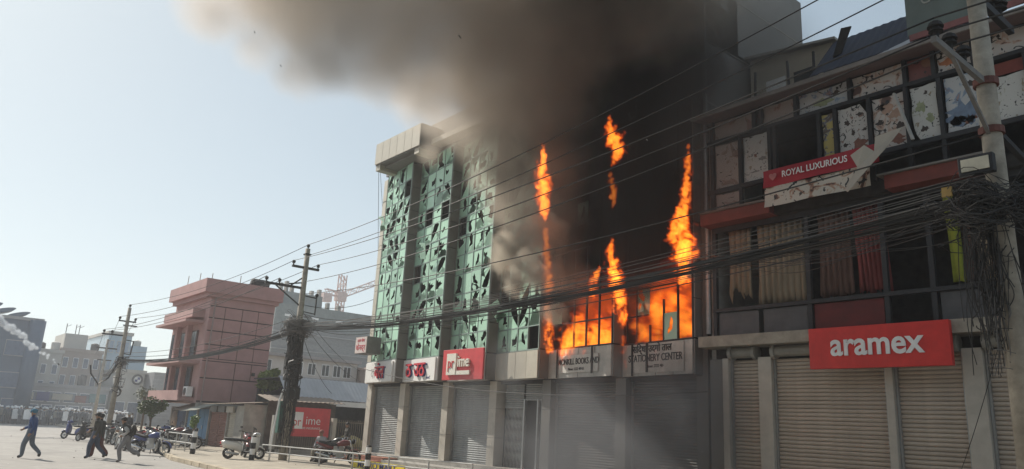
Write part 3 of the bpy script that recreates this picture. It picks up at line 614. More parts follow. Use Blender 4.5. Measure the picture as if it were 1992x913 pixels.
c = MB(); c.box(-55.3, -47.7, 14.7, 19.75, 9.25, 10.1); c.box(-55.2, -47.85, 14.95, 19.55, 9.0, 9.25); c.build('cornice', PINK, pk)
c = MB(); c.box(-55.0, -48.9, 14.5, 15.24, 7.75, 8.3); c.box(-55.2, -48.7, 14.1, 15.24, 7.4, 7.55); c.box(-55.6, -48.5, 14.0, 15.24, 4.85, 5.05); c.build('canopy', PINKL, pk)
c = MB(); c.box(-55.2, -48.6, 14.3, 15.24, 2.6, 2.8); c.box(-55.1, -48.7, 14.3, 14.38, 2.8, 3.2); c.build('balcony', PINKL, pk)
for z in (5.3, 3.05):
    for x in (-54.3, -52.2, -50.0):
        f_ = MB(); f_.box(x - .5, x + .5, 15.14, 15.235, z, z + 1.7); fo = f_.build('window', mk('window_frame_dark', (.10, .06, .05), .6), pk)
        f_ = MB(); f_.box(x - .42, x - .02, 15.125, 15.139, z + .08, z + 1.62); f_.box(x + .02, x + .42, 15.125, 15.139, z + .08, z + 1.62); f_.build('pane', WINDK, fo)
for x in (-53.3, -51.1):
    f_ = MB(); f_.box(x - .2, x + .2, 14.95, 15.235, 2.8, 7.4); f_.build('pilaster', PINKL, pk)
ac = thing('air_conditioner', 'white air conditioner box on the front of the pink house', 'air conditioner', (-48.9, 14.9, 2.85)); f_ = MB(); f_.box(-49.3, -48.5, 14.75, 15.1, 2.85, 3.45); f_.build('case', LETW, ac, bevel=.02); f_ = MB(); f_.tube([(-48.9, 14.75, 3.15), (-48.9, 14.72, 3.15)], .22, 14); f_.build('fan_grille', CABLEG, ac)
f_ = MB(); f_.tube([(-47.95, 15.5, 2.5), (-47.95, 15.5, 9.0)], .05, 8); f_.build('drain_pipe', mk('pipe_grey_pink', (.30, .22, .21), .7), pk)
f_ = MB(); f_.box(-48.0, -47.97, 18.4, 18.62, 4.35, 4.55); f_.build('vent_hole', SOOT_SHADE, pk)
for k, (x, y) in enumerate(((-48.4, 15.2), (-48.4, 17.0), (-50.5, 15.1), (-53, 15.1))): f_ = MB(); f_.bar((x, y, 10.1), (x + .03, y, 10.55 + .12 * k), .035); f_.build('rebar_stub', RUST, pk)
tk = thing('water_tank', 'black water tank lying on the pink roof', 'tank', (-48.9, 18.4, 10.1)); f_ = MB(); f_.tube([(-48.9, 17.9, 10.42), (-48.9, 18.0, 10.42), (-48.9, 19.0, 10.42), (-48.9, 19.1, 10.42)], [.2, .32, .32, .2], 12); f_.build('drum', BLACK, tk, smooth=True)
f_ = MB(); f_.box(-49.1, -48.7, 18.1, 18.2, 10.1, 10.2); f_.box(-49.1, -48.7, 18.8, 18.9, 10.1, 10.2); f_.build('stand', STEELD, tk)
# ------------------------------------------------------------------ low shops in front
sh = thing('low_shop_row', 'row of single storey shacks with blue and brown fronts under the pink building', 'shops', (-47, 16.8, 0))
c = MB(); c.box(-53.6, -40.6, 17.0, 18.6, .12, 2.2)
for x in (-53.6, -50.4, -48.4, -46.2, -43.2, -41.9): c.box(x, x + .16, 15.5, 17.0, .12, 2.25)
c.build('wall', CONC, sh)
c = MB(); c.box(-40.75, -40.6, 15.45, 17.0, .12, 2.5); c.box(-41.74, -40.75, 15.48, 15.6, .12, 2.4); c.build('flaking_wall', mk('flaking_plaster', (.46, .44, .40), .9, .25, 2.5, .3, stain=.8, stain_rgb=(.17, .16, .15)), sh)
c = MB(); c.box(-53.43, -50.41, 15.9, 15.95, .12, 2.2); c.build('tarpaulin', BLUED, sh)
for a, b in ((-50.23, -49.4), (-49.35, -48.42), (-48.23, -47.25), (-47.2, -46.22)):
    d_ = MB(); d_.box(a, b, 15.6, 15.66, .14, 2.15); do = d_.build('door', BLUEP, sh); d_ = MB(); d_.box(b - .12, b - .06, 15.56, 15.6, 1.0, 1.2); d_.build('handle', STEEL, do)
shutter(sh, -46.0, -44.65, 15.62, .15, 2.1, WOODB, .1); shutter(sh, -44.6, -43.22, 15.62, .15, 2.1, WOODB, .1); shutter(sh, -43.02, -41.92, 15.62, .15, 2.1, mk('shutter_cream', (.45, .41, .34), .6, .15, 3, stain=.4), .1)
def sheet(name, pts, mat, parent, n=12, amp=.03):
    (a, b, c_, d) = [Vector(p) for p in pts]; mb = MB(); vs_ = []
    for i in range(n * 2 + 1):
        t_ = i / (n * 2); e = amp * (i % 2)
        for p, q in ((a, b), (d, c_)): v = p.lerp(q, t_); vs_.append((v.x, v.y, v.z + e))
    mb.add(vs_, [(2 * i, 2 * i + 2, 2 * i + 3, 2 * i + 1) for i in range(n * 2)]); o = mb.build(name, mat, parent); o.modifiers.new('solid', 'SOLIDIFY').thickness = .02; return o
sheet('awning', [(-53.9, 14.5, 2.5), (-50.3, 14.4, 2.45), (-50.3, 16, 2.75), (-53.9, 16, 2.75)], mk('awning_rust', (.30, .16, .11), .85, .3, 3, stain=.5), sh)
sheet('awning', [(-50.2, 14.6, 2.1), (-48.3, 14.5, 2.0), (-48.3, 16, 2.5), (-50.2, 16, 2.55)], RUST, sh); sheet('awning', [(-48.2, 14.5, 1.98), (-46.1, 14.6, 2.05), (-46.1, 16, 2.5), (-48.2, 16, 2.5)], mk('awning_grey_green', (.30, .31, .27), .8, .3, 3, stain=.5), sh)
sheet('awning', [(-46.1, 14.9, 2.42), (-40.4, 14.9, 2.5), (-40.4, 17.2, 2.7), (-46.1, 17.2, 2.62)], RUST, sh, 20)
for x, mt in ((-45.2, CLADG), (-43.9, CLADG), (-42.6, PILB)):
    c = MB(); c.box(x - .5, x + .5, 15.38, 15.5, 2.02, 2.35); c.build('name_board', mt, sh)
for x, y, r_, h_, mt, lb in ((-46.6, 14.9, .22, .5, LETW, 'white sack standing in front of the blue doors'), (-47.3, 14.8, .2, .42, PILB, 'cream sack left of the white sack')):
    b_ = MB(); b_.tube([(x, y, .12), (x, y, .2), (x + .02, y, h_ * .7), (x, y, h_ + .1), (x, y, h_ + .2)], [r_ * .9, r_, r_ * 1.05, r_ * .6, r_ * .25], 10); tag(b_.build('sack', mt, smooth=True), lb, 'sack')
for x, y, lb in ((-45.4, 14.6, 'dark plastic crate on the pavement by the brown shutters'), (-44.6, 14.7, 'grey metal drum crate right of the dark crate')):
    b_ = MB()
    for z in (.13, .27, .41): b_.box(x - .3, x + .3, y - .2, y - .17, z, z + .1); b_.box(x - .3, x + .3, y + .17, y + .2, z, z + .1); b_.box(x - .3, x - .27, y - .17, y + .17, z, z + .1); b_.box(x + .27, x + .3, y - .17, y + .17, z, z + .1)
    for i in (-.28, .28):
        for j in (-.18, .18): b_.box(x + i - .02, x + i + .02, y + j - .02, y + j + .02, .12, .52)
    tag(b_.build('crate', BLACK if x < -45 else CABLEG), lb, 'crate')
tg = thing('satellite_dish', 'round tan dish leaning at the blue shop front', 'dish', (-51.8, 15.3, .9)); d_ = MB(); d_.tube([(-51.8, 15.4, 1.35), (-51.8, 15.33, 1.35), (-51.8, 15.24, 1.35)], [.12, .42, .62], 18); d_.build('bowl', mk('dish_tan', (.38, .27, .2), .6), tg, smooth=True); d_ = MB(); d_.bar((-51.8, 15.42, .2), (-51.8, 15.42, 1.35), .06); d_.build('post', STEEL, tg)
# ------------------------------------------------------------------ houses across the street, behind the viewer
def opposite(label, x0, x1, h, mat):
    t = thing('street_house', label, 'building', ((x0 + x1) / 2, -14, 0), group='houses across the street')
    c = MB(); c.box(x0, x1, -22, -8, .0, h); c.build('wall', mat, t); c = MB(); c.box(x0 - .1, x1 + .1, -22.2, -7.7, h, h + .4); c.build('parapet', CONC, t)
    f_ = MB(); f_.box(0, 1.3, 0, .06, 0, 1.5); f_.mi = 1; f_.box(.08, 1.22, .06, .075, .08, 1.42); me = f_.mesh('window', [LETW, WINDK])
    for r in range(int(h / 3.1)):
        for k in range(int((x1 - x0) / 2.6)): place('window', me, t, (x0 + .7 + k * 2.6, -8, 1.0 + r * 3.1))
opposite('ochre house across the street behind the viewer', -26, -13.1, 13, FARP0); opposite('grey house across the street behind the viewer', -13, 0, 15.5, CONC); opposite('cream house across the street at the right behind the viewer', .1, 16, 14, CLAD)
# ------------------------------------------------------------------ compound between the buildings
shd = thing('open_shed', 'open shed with a long grey tin roof and white lintel behind the fence', 'shed', (-44, 21, 0))
sheet('roof', [(-41.0, 17.9, 3.02), (-41.0, 25.4, 3.02), (-42.4, 25.4, 4.2), (-42.4, 17.9, 4.2)], mk('roof_pale', (.40, .41, .43), .6, .12, 2, stain=.3), shd, 30, .02)
c = MB(); c.box(-41.08, -40.95, 20.7, 25.3, 2.68, 2.97); c.build('lintel', WHITE, shd)
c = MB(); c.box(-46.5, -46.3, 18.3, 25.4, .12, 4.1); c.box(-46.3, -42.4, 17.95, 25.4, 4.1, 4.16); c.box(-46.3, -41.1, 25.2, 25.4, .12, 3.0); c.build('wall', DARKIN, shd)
for y in (20.5, 23.0, 25.1): c = MB(); c.box(-41.15, -40.9, y, y + .25, .12, 2.68 if y > 20.6 else 3.0); c.build('post', PILB, shd)
for y in (23.8, 24.9): c = MB(); c.tube([(-41.75, y, 3.45), (-41.7, y + .35 * (y < 24.2), 4.0)], .03, 5); c.build('vent_pipe', STEELD, shd)
rs = thing('rusty_lean_to', 'rusty lean-to roof and dark back wall behind the red billboard', 'shed', (-40, 18.8, 0))
sheet('roof', [(-39.2, 16.2, 2.72), (-39.2, 20.6, 2.8), (-41.0, 20.6, 3.1), (-41.0, 16.2, 3.05)], RUST, rs, 16)
c = MB(); c.box(-40.4, -40.3, 16.6, 20.6, .12, 2.75); c.build('wall', mk('lean_to_dark', (.10, .085, .07), .9, .5, 3), rs)
fe = thing('iron_fence', 'iron bar fence with flat tops closing the compound beside the green building', 'fence', (-38, 19, 0))
b_ = MB()
for k in range(50): b_.bar((-38, 16.1 + k * .125, .3), (-38, 16.1 + k * .125, 1.92 + rnd(-.02, .03)), .028)
kind(b_.build('bar', mk('fence_iron', (.17, .145, .11), .7, .3, 5), fe), 'stuff')
b_ = MB(); b_.bar((-38.03, 16.05, 1.8), (-38.03, 22.3, 1.8), .05); b_.bar((-38.03, 16.05, .5), (-38.03, 22.3, .5), .05); b_.build('rail', MATS['fence_iron'], fe)
b_ = MB(); b_.box(-38.2, -37.9, 16.0, 22.3, .12, .32); b_.build('base_wall', CONC, fe)
for y in (16.0, 19.3, 22.2): b_ = MB(); b_.box(-38.15, -37.9, y, y + .22, .12, 2.0); b_.build('post', PILB if y > 17 else CONC, fe)
bb = thing('billboard', 'red billboard with white square and thin white letters on the fence', 'billboard', (-37.8, 17.85, 0))
b_ = MB(); b_.box(-37.86, -37.8, 16.62, 19.05, 1.0, 2.46); b_.build('board', REDP, bb)
b_ = MB(); b_.box(-37.795, -37.78, 16.85, 17.52, 1.38, 2.22); b_.build('white_block', LETW, bb)
text('letter', 'pr', .62, REDP, bb, (-37.775, 17.2, 1.72), R(90), .004, 0, .8); text('letter', 'ime', .62, LETW, bb, (-37.785, 18.1, 1.8), R(90), .006, -.004, .95); text('small_print', 'LIFE INSURANCE', .15, LETW, bb, (-37.785, 18.0, 1.42), R(90), .004, 0, .95)
b_ = MB()
for y in (16.8, 18.9): b_.bar((-37.9, y, .12), (-37.9, y, 2.4), .06)
b_.build('post', STEELD, bb)
sk = MB(); sk.ball((-39.2, 21.0, .62), .8, 12, 8, (.6, 1.2, .65)); tag(sk.build('hay_heap', mk('hay', (.42, .34, .16), .95, .3, 6, .5), smooth=True), 'rounded straw coloured heap behind the iron fence', 'heap')
# ------------------------------------------------------------------ far buildings
def block(name, label, x0, x1, y0, y1, h, mat, rows=(), wmat=WINDK, wall2=None, parapet=.4, group='far buildings at the end of the street', z0=.1):
    t = thing(name, label, 'building', ((x0 + x1) / 2, (y0 + y1) / 2, 0), group=group)
    c = MB(); c.box(x0, x1, y0, y1, z0, h); c.build('wall', mat, t)
    c = MB(); c.box(x0 - .1, x1 + .15, y0 - .15, y1 + .15, h + .003, h + parapet); c.build('parapet', wall2 or mat, t)
    for (z, zh, n, wf) in rows:
        pw = (y1 - y0) / n
        f_ = MB(); f_.box(0, .08, 0, pw * wf, 0, zh); f_.mi = 1; f_.box(.08, .1, .06, pw * wf - .06, .08, zh - .08); me = f_.mesh('window', [wall2 or LETW, wmat])
        for k in range(n): place('window', me, t, (x1, y0 + pw * (k + .5 - wf / 2), z))
    return t
FARG = mk('far_grey', (.32, .32, .33), .8, .2, .6, stain=.4); FARC = mk('far_cream', (.48, .46, .42), .8, .15, .6, stain=.3); FARB = mk('far_blue_glass', (.34, .46, .55), .3, .1, .5, spec=.5); FARD = mk('far_slate', (.085, .12, .175), .5, .25, .5); FARP = mk('far_brown', (.36, .29, .25), .8, .2, .6)
WB = mk('far_window_blue', (.09, .13, .2), .3)
db = block('slate_building', 'dark slate blue modern building with petal shaped fins on its roof', -112, -92, -14, 12.4, 10.3, FARD, [(6.6, 1.6, 7, .5), (3.4, 1.6, 7, .5), (1.2, 1.2, 9, .5)], WB, FARG, .3)
for k, (y, z, l, hh) in enumerate(((7.4, 11.4, 2.6, .6), (8.8, 11.1, 2.2, .45), (10.2, 10.85, 2.0, .4))):
    f_ = MB(); vs_ = []
    for i in range(16):
        a = 2 * math.pi * i / 16; vs_.append((y + l * .5 * math.cos(a) * 1.0, z + hh * .5 * math.sin(a) + .28 * math.cos(a) * l * .5))
    f_.prism(vs_, 'x', -95, -92.5 + .2 * k); f_.build('roof_fin', FARD, db)
c = MB(); c.tube([(-92.2, 12.0, .1), (-92.2, 12.0, 10.4)], .8, 12); c.build('rounded_corner', FARD, db, smooth=True)
block('cream_block', 'wide pale block with rows of small windows beyond the crowd', -118, -108, 12.6, 17.4, 8.2, FARC, [(5.6, 1.2, 4, .5), (3.6, 1.2, 4, .5), (1.2, 1.6, 3, .7)], WB)
tb = block('stepped_block', 'stepped grey brown block with a rooftop room and antenna mast', -120, -109, 17.4, 22.0, 8.6, FARP, [(6.6, 1.3, 4, .55), (4.4, 1.3, 4, .55), (1.4, 2.0, 3, .7)], WB)
c = MB(); c.box(-117, -110, 17.6, 20.2, 9.0, 10.9); c.build('roof_room', FARC, tb); c = MB()
for y in (17.9, 19.0, 19.4): c.bar((-112, y, 10.9), (-112, y, 12.3), .08); c.bar((-112, y, 11.9), (-112, y + .5, 12.2), .05)
c.build('antenna', STEELD, tb)
gb = block('glass_block', 'pale blue glass block standing behind the left pole', -124, -110, 22.6, 25.4, 11.4, FARB, [(9.0, 1.6, 3, .6), (6.4, 1.6, 3, .6)], mk('far_window_pale', (.25, .34, .45), .3), FARC)
c = MB(); c.box(-123, -110.5, 25.6, 27.6, .1, 10.2); c.build('side_wing', FARB, gb)
block('low_shop_block', 'low dark shopfront block behind the crowd', -107.9, -104, 12.6, 22.5, 4.0, FARG, [(2.3, 1.2, 6, .8), (.3, 1.7, 7, .8)], WB)
for k, (ya, yb, za, zb, mt) in enumerate(((12.9, 14.6, 2.5, 3.3, PILB), (14.9, 16.2, 2.4, 3.4, LETB), (16.5, 18.6, 2.6, 3.3, CLAD), (18.9, 20.1, 2.4, 3.2, REDD), (20.4, 22.2, 2.5, 3.5, mk('board_teal', (.08, .2, .22), .6)))):
    m_ = MB(); m_.box(-103.85, -103.75, ya, yb, za, zb); tag(m_.build('far_shop_board', mt), ['cream', 'dark blue', 'beige', 'dull red', 'teal'][k] + ' shop board on the low block behind the crowd', 'sign', 'shop boards behind the crowd')
rg = random.Random(4)
for k, (x, y, z) in enumerate(((-109, 13.4, 8.62), (-110, 15.2, 8.62), (-109.5, 16.7, 8.62), (-110, 21.2, 9.02), (-112, 26.6, 10.22), (-104, 23.4, 6.72), (-105.5, 13.5, 4.42), (-105, 19.5, 4.42))):
    h_ = rg.uniform(.7, 1.3); m_ = MB(); m_.tube([(x, y, z), (x, y, z + .1), (x, y, z + h_), (x, y, z + h_ + .15)], [.4, .5, .5, .15], 10); tag(m_.build('roof_tank', BLACK if k % 2 else FARC), ['pale tank at the left end of the cream block roof', 'black tank in the middle of the cream block roof', 'pale tank at the right end of the cream block roof', 'black tank beside the antenna room on the stepped block', 'pale tank on the pale blue glass block', 'black tank on the white showroom roof', 'pale tank at the left of the low shopfront roof', 'black tank at the right of the low shopfront roof'][k], 'tank', 'water tanks on far roofs')
wb = block('showroom_building', 'white showroom building with round ring emblem left of the pink building', -112, -103, 22.8, 26.0, 6.3, FARC, [(.4, 2.4, 2, .8)], WB)
c = MB(); c.tube([(-102.9, 25.2 + .55 * math.cos(2 * math.pi * k / 20), 5.55 + .55 * math.sin(2 * math.pi * k / 20)) for k in range(20)], .11, 6, closed=True); c.build('emblem_ring', STEELD, wb)
c = MB(); c.tube([(-102.98, 25.2, 5.55), (-102.9, 25.2, 5.55)], .4, 16); c.build('emblem_disc', LETW, wb); c = MB(); c.box(-102.9, -102.88, 25.2, 25.48, 5.55, 5.83); c.box(-102.9, -102.88, 24.92, 25.2, 5.27, 5.55); c.build('emblem_quarter', LETB, wb)
mw = thing('metal_clad_building', 'grey ribbed metal building between the showroom and the pink house', 'building', (-100, 28, 0), group='far buildings at the end of the street')
c = MB(); c.box(-106, -100, 26.3, 32, .1, 6.5); c.build('wall', TIN, mw)
for k in range(12): c = MB(); c.box(-100, -99.94, 26.3, 32, .6 + k * .5, .66 + k * .5); c.build('rib', STEEL, mw)
ww = thing('white_window_house', 'long whitish house with dark windows behind the shed roof', 'building', (-66, 29, 0))
c = MB(); c.box(-70, -62, 22.0, 33.4, .1, 6.9); c.build('wall', mk('house_white', (.55, .52, .49), .8, .15, 1, stain=.3), ww); c = MB(); c.box(-70.2, -61.6, 21.8, 33.6, 6.9, 7.15); c.box(-61.95, -61.7, 22, 33.4, 5.2, 5.32); c.build('cornice', mk('house_grey', (.33, .31, .31), .8), ww)
for y in (23.2, 24.6, 27.4, 28.6, 29.9, 31.0, 32.0):
    f_ = MB(); f_.box(-62, -61.93, y, y + .75, 5.55, 6.6); fo = f_.build('window', LETW, ww); f_ = MB(); f_.box(-61.93, -61.915, y + .06, y + .34, 5.62, 6.53); f_.box(-61.93, -61.915, y + .41, y + .69, 5.62, 6.53); f_.build('pane', WINDK, fo)
for y in (30.8,): c = MB(); c.box(-62.0, -61.8, 26.8, 27.1, .1, 6.9); c.build('pilaster', MATS['house_grey'], ww)
bh = thing('brick_house', 'small reddish house partly hidden by the white shop sign', 'building', (-60, 35, 0)); c = MB(); c.box(-64, -58, 33.6, 37.5, .1, 6.4); c.build('wall', FARP, bh); c = MB(); c.box(-64.2, -57.6, 33.5, 37.6, 6.4, 6.6); c.box(-57.9, -57.7, 34, 37, 5.0, 5.5); c.build('roof', mk('house_pinkish', (.45, .33, .29), .8), bh)
gk = thing('netted_block', 'big grey building under construction wrapped in netting behind the pole', 'building', (-95, 44, 0))
NET = mk('grey_net', (.235, .245, .25), .95, .25, 2.5, .4, stain=.4, stretch=(1, 1, 4)); NETG = mk('green_net', (.225, .255, .255), .9, .2, 1.5, stain=.3)
c = MB(); c.box(-105, -85, 34.4, 60, .1, 12.4); c.build('netting', NET, gk); c = MB(); c.box(-105, -85.02, 34.4, 60, 12.4, 15.0); c.build('upper_netting', NETG, gk)
for z in (3, 5.2, 7.4, 9.6, 11.6):
    c = MB(); c.box(-85, -84.9, 34.4, 60, z, z + .12); c.build('scaffold_rail', TIN, gk)
for y in (35.6, 39.0, 42.2, 44.6, 46.2): c = MB(); c.box(-85.05, -84.96, y, y + .9, 13.5, 13.75); c.build('opening', LETW, gk)
c = MB(); c.box(-97, -86, 35.2, 40.6, 15.0, 16.6); c.build('roof_room', NETG, gk)
for y, h_ in ((35.2, 17.6), (35.9, 17.9), (36.6, 17.4), (39.2, 17.2), (40.2, 17.5), (41.5, 16.0), (43, 15.9)): c = MB(); c.box(-87, -86.4, y, y + .35, 15.0, h_); c.build('roof_stub', CONC, gk)
cr = thing('tower_crane', 'pale red tower crane on the far building site', 'crane', (-150, 74.8, 0)); CRM = mk('crane_paint', (.50, .36, .33), .6, .2, 2)
def truss(mb, p, q, w_, n):
    p, q = Vector(p), Vector(q); d = (q - p); a = d.cross(Vector((1, 0, 0))).normalized() * w_ / 2; b = Vector((w_ / 2, 0, 0))
    for s1, s2 in ((1, 1), (1, -1), (-1, 1), (-1, -1)): mb.bar(p + a * s1 + b * s2, q + a * s1 + b * s2, w_ * .16)
    for k in range(n):
        u_, v_ = p + d * k / n, p + d * (k + 1) / n; s1 = 1 if k % 2 else -1
        for s2 in (1, -1): mb.bar(u_ + a * s1 + b * s2, v_ - a * s1 + b * s2, w_ * .1); mb.bar(u_ + a * s2 + b * s1, v_ + a * s2 - b * s1, w_ * .1)
mb = MB(); truss(mb, (-150, 75, 0), (-150, 75, 33), 1.3, 22); mb.build('mast', CRM, cr); mb = MB(); truss(mb, (-150, 75.4, 28.6), (-150, 90, 36), 1.1, 14); mb.build('jib', CRM, cr)
mb = MB(); truss(mb, (-150, 74.6, 28.6), (-150, 71.2, 28.9), 1.0, 3); mb.box(-150.8, -149.2, 70.6, 72.6, 26.6, 28.4); mb.build('counterweight', CRM, cr); mb = MB(); mb.box(-150.9, -149.1, 73.9, 76.0, 27.2, 29.2); mb.build('cab', CRM, cr)
# ------------------------------------------------------------------ poles
def insul(mb, p, s=1.):
    x, y, z = p
    mb.tube([(x, y, z), (x, y, z + .07 * s), (x, y, z + .075 * s), (x, y, z + .12 * s), (x, y, z + .125 * s), (x, y, z + .18 * s), (x, y, z + .2 * s)], [.03 * s, .03 * s, .075 * s, .05 * s, .085 * s, .06 * s, .03 * s], 8)
def pole(label, x, y, h, r0, r1):
    t = thing('utility_pole', label, 'utility pole', (x, y, 0), group='utility poles along the street'); m_ = MB()
    m_.tube([(x, y, 0), (x, y, h * .5), (x, y, h)], [r0, (r0 + r1) / 2, r1], 12); m_.build('post', POLEC, t, smooth=True); return t
def tangle(parent, c_, n, rad, zr, r=.012, name='cable_tangle', mat=CABLE, seed=1, drop=.5):
    """loose loops mixed with hanging drapes"""
    rg = random.Random(seed); mb = MB()
    for k in range(n):
        pts = []; a0 = rg.uniform(0, 6.28); ox, oy = rg.gauss(0, .28) * rad, rg.gauss(0, .28) * rad
        if rg.random() < drop:
            z0, z1 = sorted((rg.uniform(-zr, zr), rg.uniform(-zr, zr))); r0, r1 = rad * rg.uniform(.15, .8), rad * rg.uniform(.15, .8); tw = rg.uniform(-1.6, 1.6); w1, w2 = rg.uniform(0, 6), rg.uniform(2, 6)
            for i in range(12):
                t_ = i / 11; rr = r0 + (r1 - r0) * t_ + rad * .12 * math.sin(w1 + w2 * t_); pts.append((c_[0] + ox + rr * math.cos(a0 + tw * t_), c_[1] + oy + rr * math.sin(a0 + tw * t_), c_[2] + z0 + (z1 - z0) * t_ - .12 * rad * math.sin(t_ * 3.1)))
        else:
            z = rg.uniform(-zr, zr) * .9; rr = rad * rg.uniform(.2, .85); ln = rg.uniform(2., 6.); ti, tj, zs = rg.gauss(0, .5), rg.gauss(0, .5), rg.uniform(.4, 1.1)
            for i in range(14):
                a = a0 + ln * i / 13; q = rr * (1 + .18 * math.sin(3 * a + ox * 9)); pts.append((c_[0] + ox + q * math.cos(a), c_[1] + oy + q * math.sin(a), c_[2] + z + q * zs * (ti * math.cos(a) + tj * math.sin(a))))
        mb.tube(pts, r * rg.uniform(.6, 1.4), 4)
    return mb.build(name, mat, parent)
# middle pole
pc = pole('leaning looking concrete pole wrapped in a thick cable tangle, in front of the compound', -32.2, 14.2, 9.5, .19, .11)
m_ = MB(); m_.box(-32.26, -32.14, 13.55, 14.85, 8.55, 8.65); m_.box(-32.27, -32.15, 12.4, 14.1, 7.6, 7.7); m_.bar((-32.2, 12.9, 7.6), (-32.2, 14.1, 6.85), .05); m_.bar((-32.2, 14.15, 7.9), (-32.2, 13.5, 7.75), .06); m_.bar((-32.2, 14.2, 8.2), (-32.2, 13.6, 7.7), .06); m_.build('crossarm', STEELD, pc)
m_ = MB(); m_.bar((-32.2, 14.25, 7.32), (-32.2, 14.9, 7.28), .05); m_.bar((-32.2, 14.9, 7.28), (-32.2, 14.9, 6.5), .05); m_.bar((-32.2, 14.25, 6.6), (-32.2, 14.9, 6.55), .04); m_.build('bracket', STEELD, pc)
for p in ((-32.2, 13.6, 8.65), (-32.2, 14.8, 8.65), (-32.2, 12.45, 7.7), (-32.2, 13.05, 7.7), (-32.2, 14.9, 7.28), (-32.2, 14.2, 9.5)):
    m_ = MB(); insul(m_, p, 1.1); m_.build('insulator', BLACK, pc)
m_ = MB(); m_.box(-32.33, -32.07, 14.06, 14.34, 9.2, 9.26); m_.build('collar', STEELD, pc)
tangle(pc, (-32.2, 14.2, 5.85), 260, .62, .36, .010, seed=3, mat=CABLEG, drop=.3); tangle(pc, (-32.15, 14.15, 4.7), 280, .35, 1.1, .022, seed=4, drop=.93); tangle(pc, (-31.95, 14.1, 4.0), 60, .3, .45, .03, seed=24, drop=.6); tangle(pc, (-32.15, 14.2, 3.3), 130, .29, .9, .02, seed=5, drop=.92); tangle(pc, (-32.2, 14.15, 1.7), 60, .3, 1.1, .013, seed=6, drop=.9)
m_ = MB(); rg = random.Random(5)
for k in range(34):
    a = rg.uniform(0, 6.28); r_ = rg.uniform(.18, .3); z1 = rg.uniform(3.0, 6.3); z0_ = rg.uniform(.1, 2.6); pts = [(-32.2 + r_ * math.cos(a + .3 * i * rg.uniform(-.5, .5)) * (1 + .25 * rg.random()), 14.2 + r_ * math.sin(a), z1 + (z0_ - z1) * i / 6) for i in range(7)]
    m_.tube(pts, .014, 4)
m_.build('hanging_cable', CABLE, pc)
m_ = MB(); m_.box(-32.55, -32.2, 13.9, 14.35, 3.5, 4.1); m_.box(-32.2, -31.85, 14.0, 14.5, 2.7, 3.2); m_.build('junction_box', BLACK, pc, bevel=.03)
m_ = MB(); m_.tube([(-32.0, 14.05, 2.35 + .16 * math.sin(a) * 1) for a in (0, 1)], .01, 4); m_.tube([(-31.7 + .2 * math.cos(2 * math.pi * k / 14), 14.1, 2.85 + .25 * math.sin(2 * math.pi * k / 14)) for k in range(14)], .025, 5, closed=True); m_.build('cable_coil', CABLE, pc)
m_ = MB(); m_.box(-32.55, -32.28, 13.85, 14.4, 1.25, 2.6); m_.build('green_plate', mk('green_plate', (.04, .12, .10), .6), pc)
m_ = MB(); m_.tube([(-32.45, 13.7, .1), (-32.4, 13.72, 1.4), (-32.36, 13.8, 2.6), (-32.3, 13.9, 3.1)], .045, 8); m_.build('white_conduit', LETW, pc)
# left pole
pl = pole('slim concrete pole with crossarms rising behind the parked motorcycles', -51.7, 11.5, 8.1, .17, .10)
m_ = MB(); m_.box(-51.76, -51.64, 11.0, 12.0, 7.2, 7.28); m_.box(-51.76, -51.64, 11.3, 12.1, 6.95, 7.02); m_.box(-51.77, -51.65, 10.2, 11.6, 6.3, 6.38); m_.build('crossarm', STEELD, pl)
m_ = MB(); m_.bar((-51.7, 11.5, 6.1), (-51.7, 12.05, 6.05), .05); m_.bar((-51.7, 12.05, 6.05), (-51.7, 12.0, 5.2), .06); m_.bar((-51.7, 11.6, 5.25), (-51.7, 12.0, 5.2), .05); m_.build('bracket', STEELD, pl)
for p in ((-51.7, 11.05, 7.28), (-51.7, 11.95, 7.28), (-51.7, 10.3, 6.38), (-51.7, 10.75, 6.38), (-51.7, 11.5, 8.1)): m_ = MB(); insul(m_, p, 1.1); m_.build('insulator', BLACK, pl)
tangle(pl, (-51.7, 11.55, 4.7), 40, .4, .35, .018, seed=8); tangle(pl, (-51.65, 11.6, 3.6), 24, .35, .7, .018, seed=9)
m_ = MB(); m_.tube([(-51.7, 11.6 + .22 * math.cos(2 * math.pi * k / 14), 2.9 + .24 * math.sin(2 * math.pi * k / 14)) for k in range(14)], .05, 5, closed=True); m_.tube([(-51.7, 11.5, 4.9), (-51.75, 11.0, 3.7), (-51.7, 10.5, 3.3), (-51.7, 10.0, 3.9), (-51.7, 9.9, 4.4)], .05, 6); m_.build('cable_coil', CABLE, pl)
pf = pole('small distant pole with two crossarms left of the slim pole', -79, 16.2, 8.2, .16, .1)
m_ = MB(); m_.box(-79.06, -78.94, 15.3, 17.1, 7.3, 7.42); m_.box(-79.06, -78.94, 15.6, 16.8, 6.2, 6.3); m_.build('crossarm', STEELD, pf)
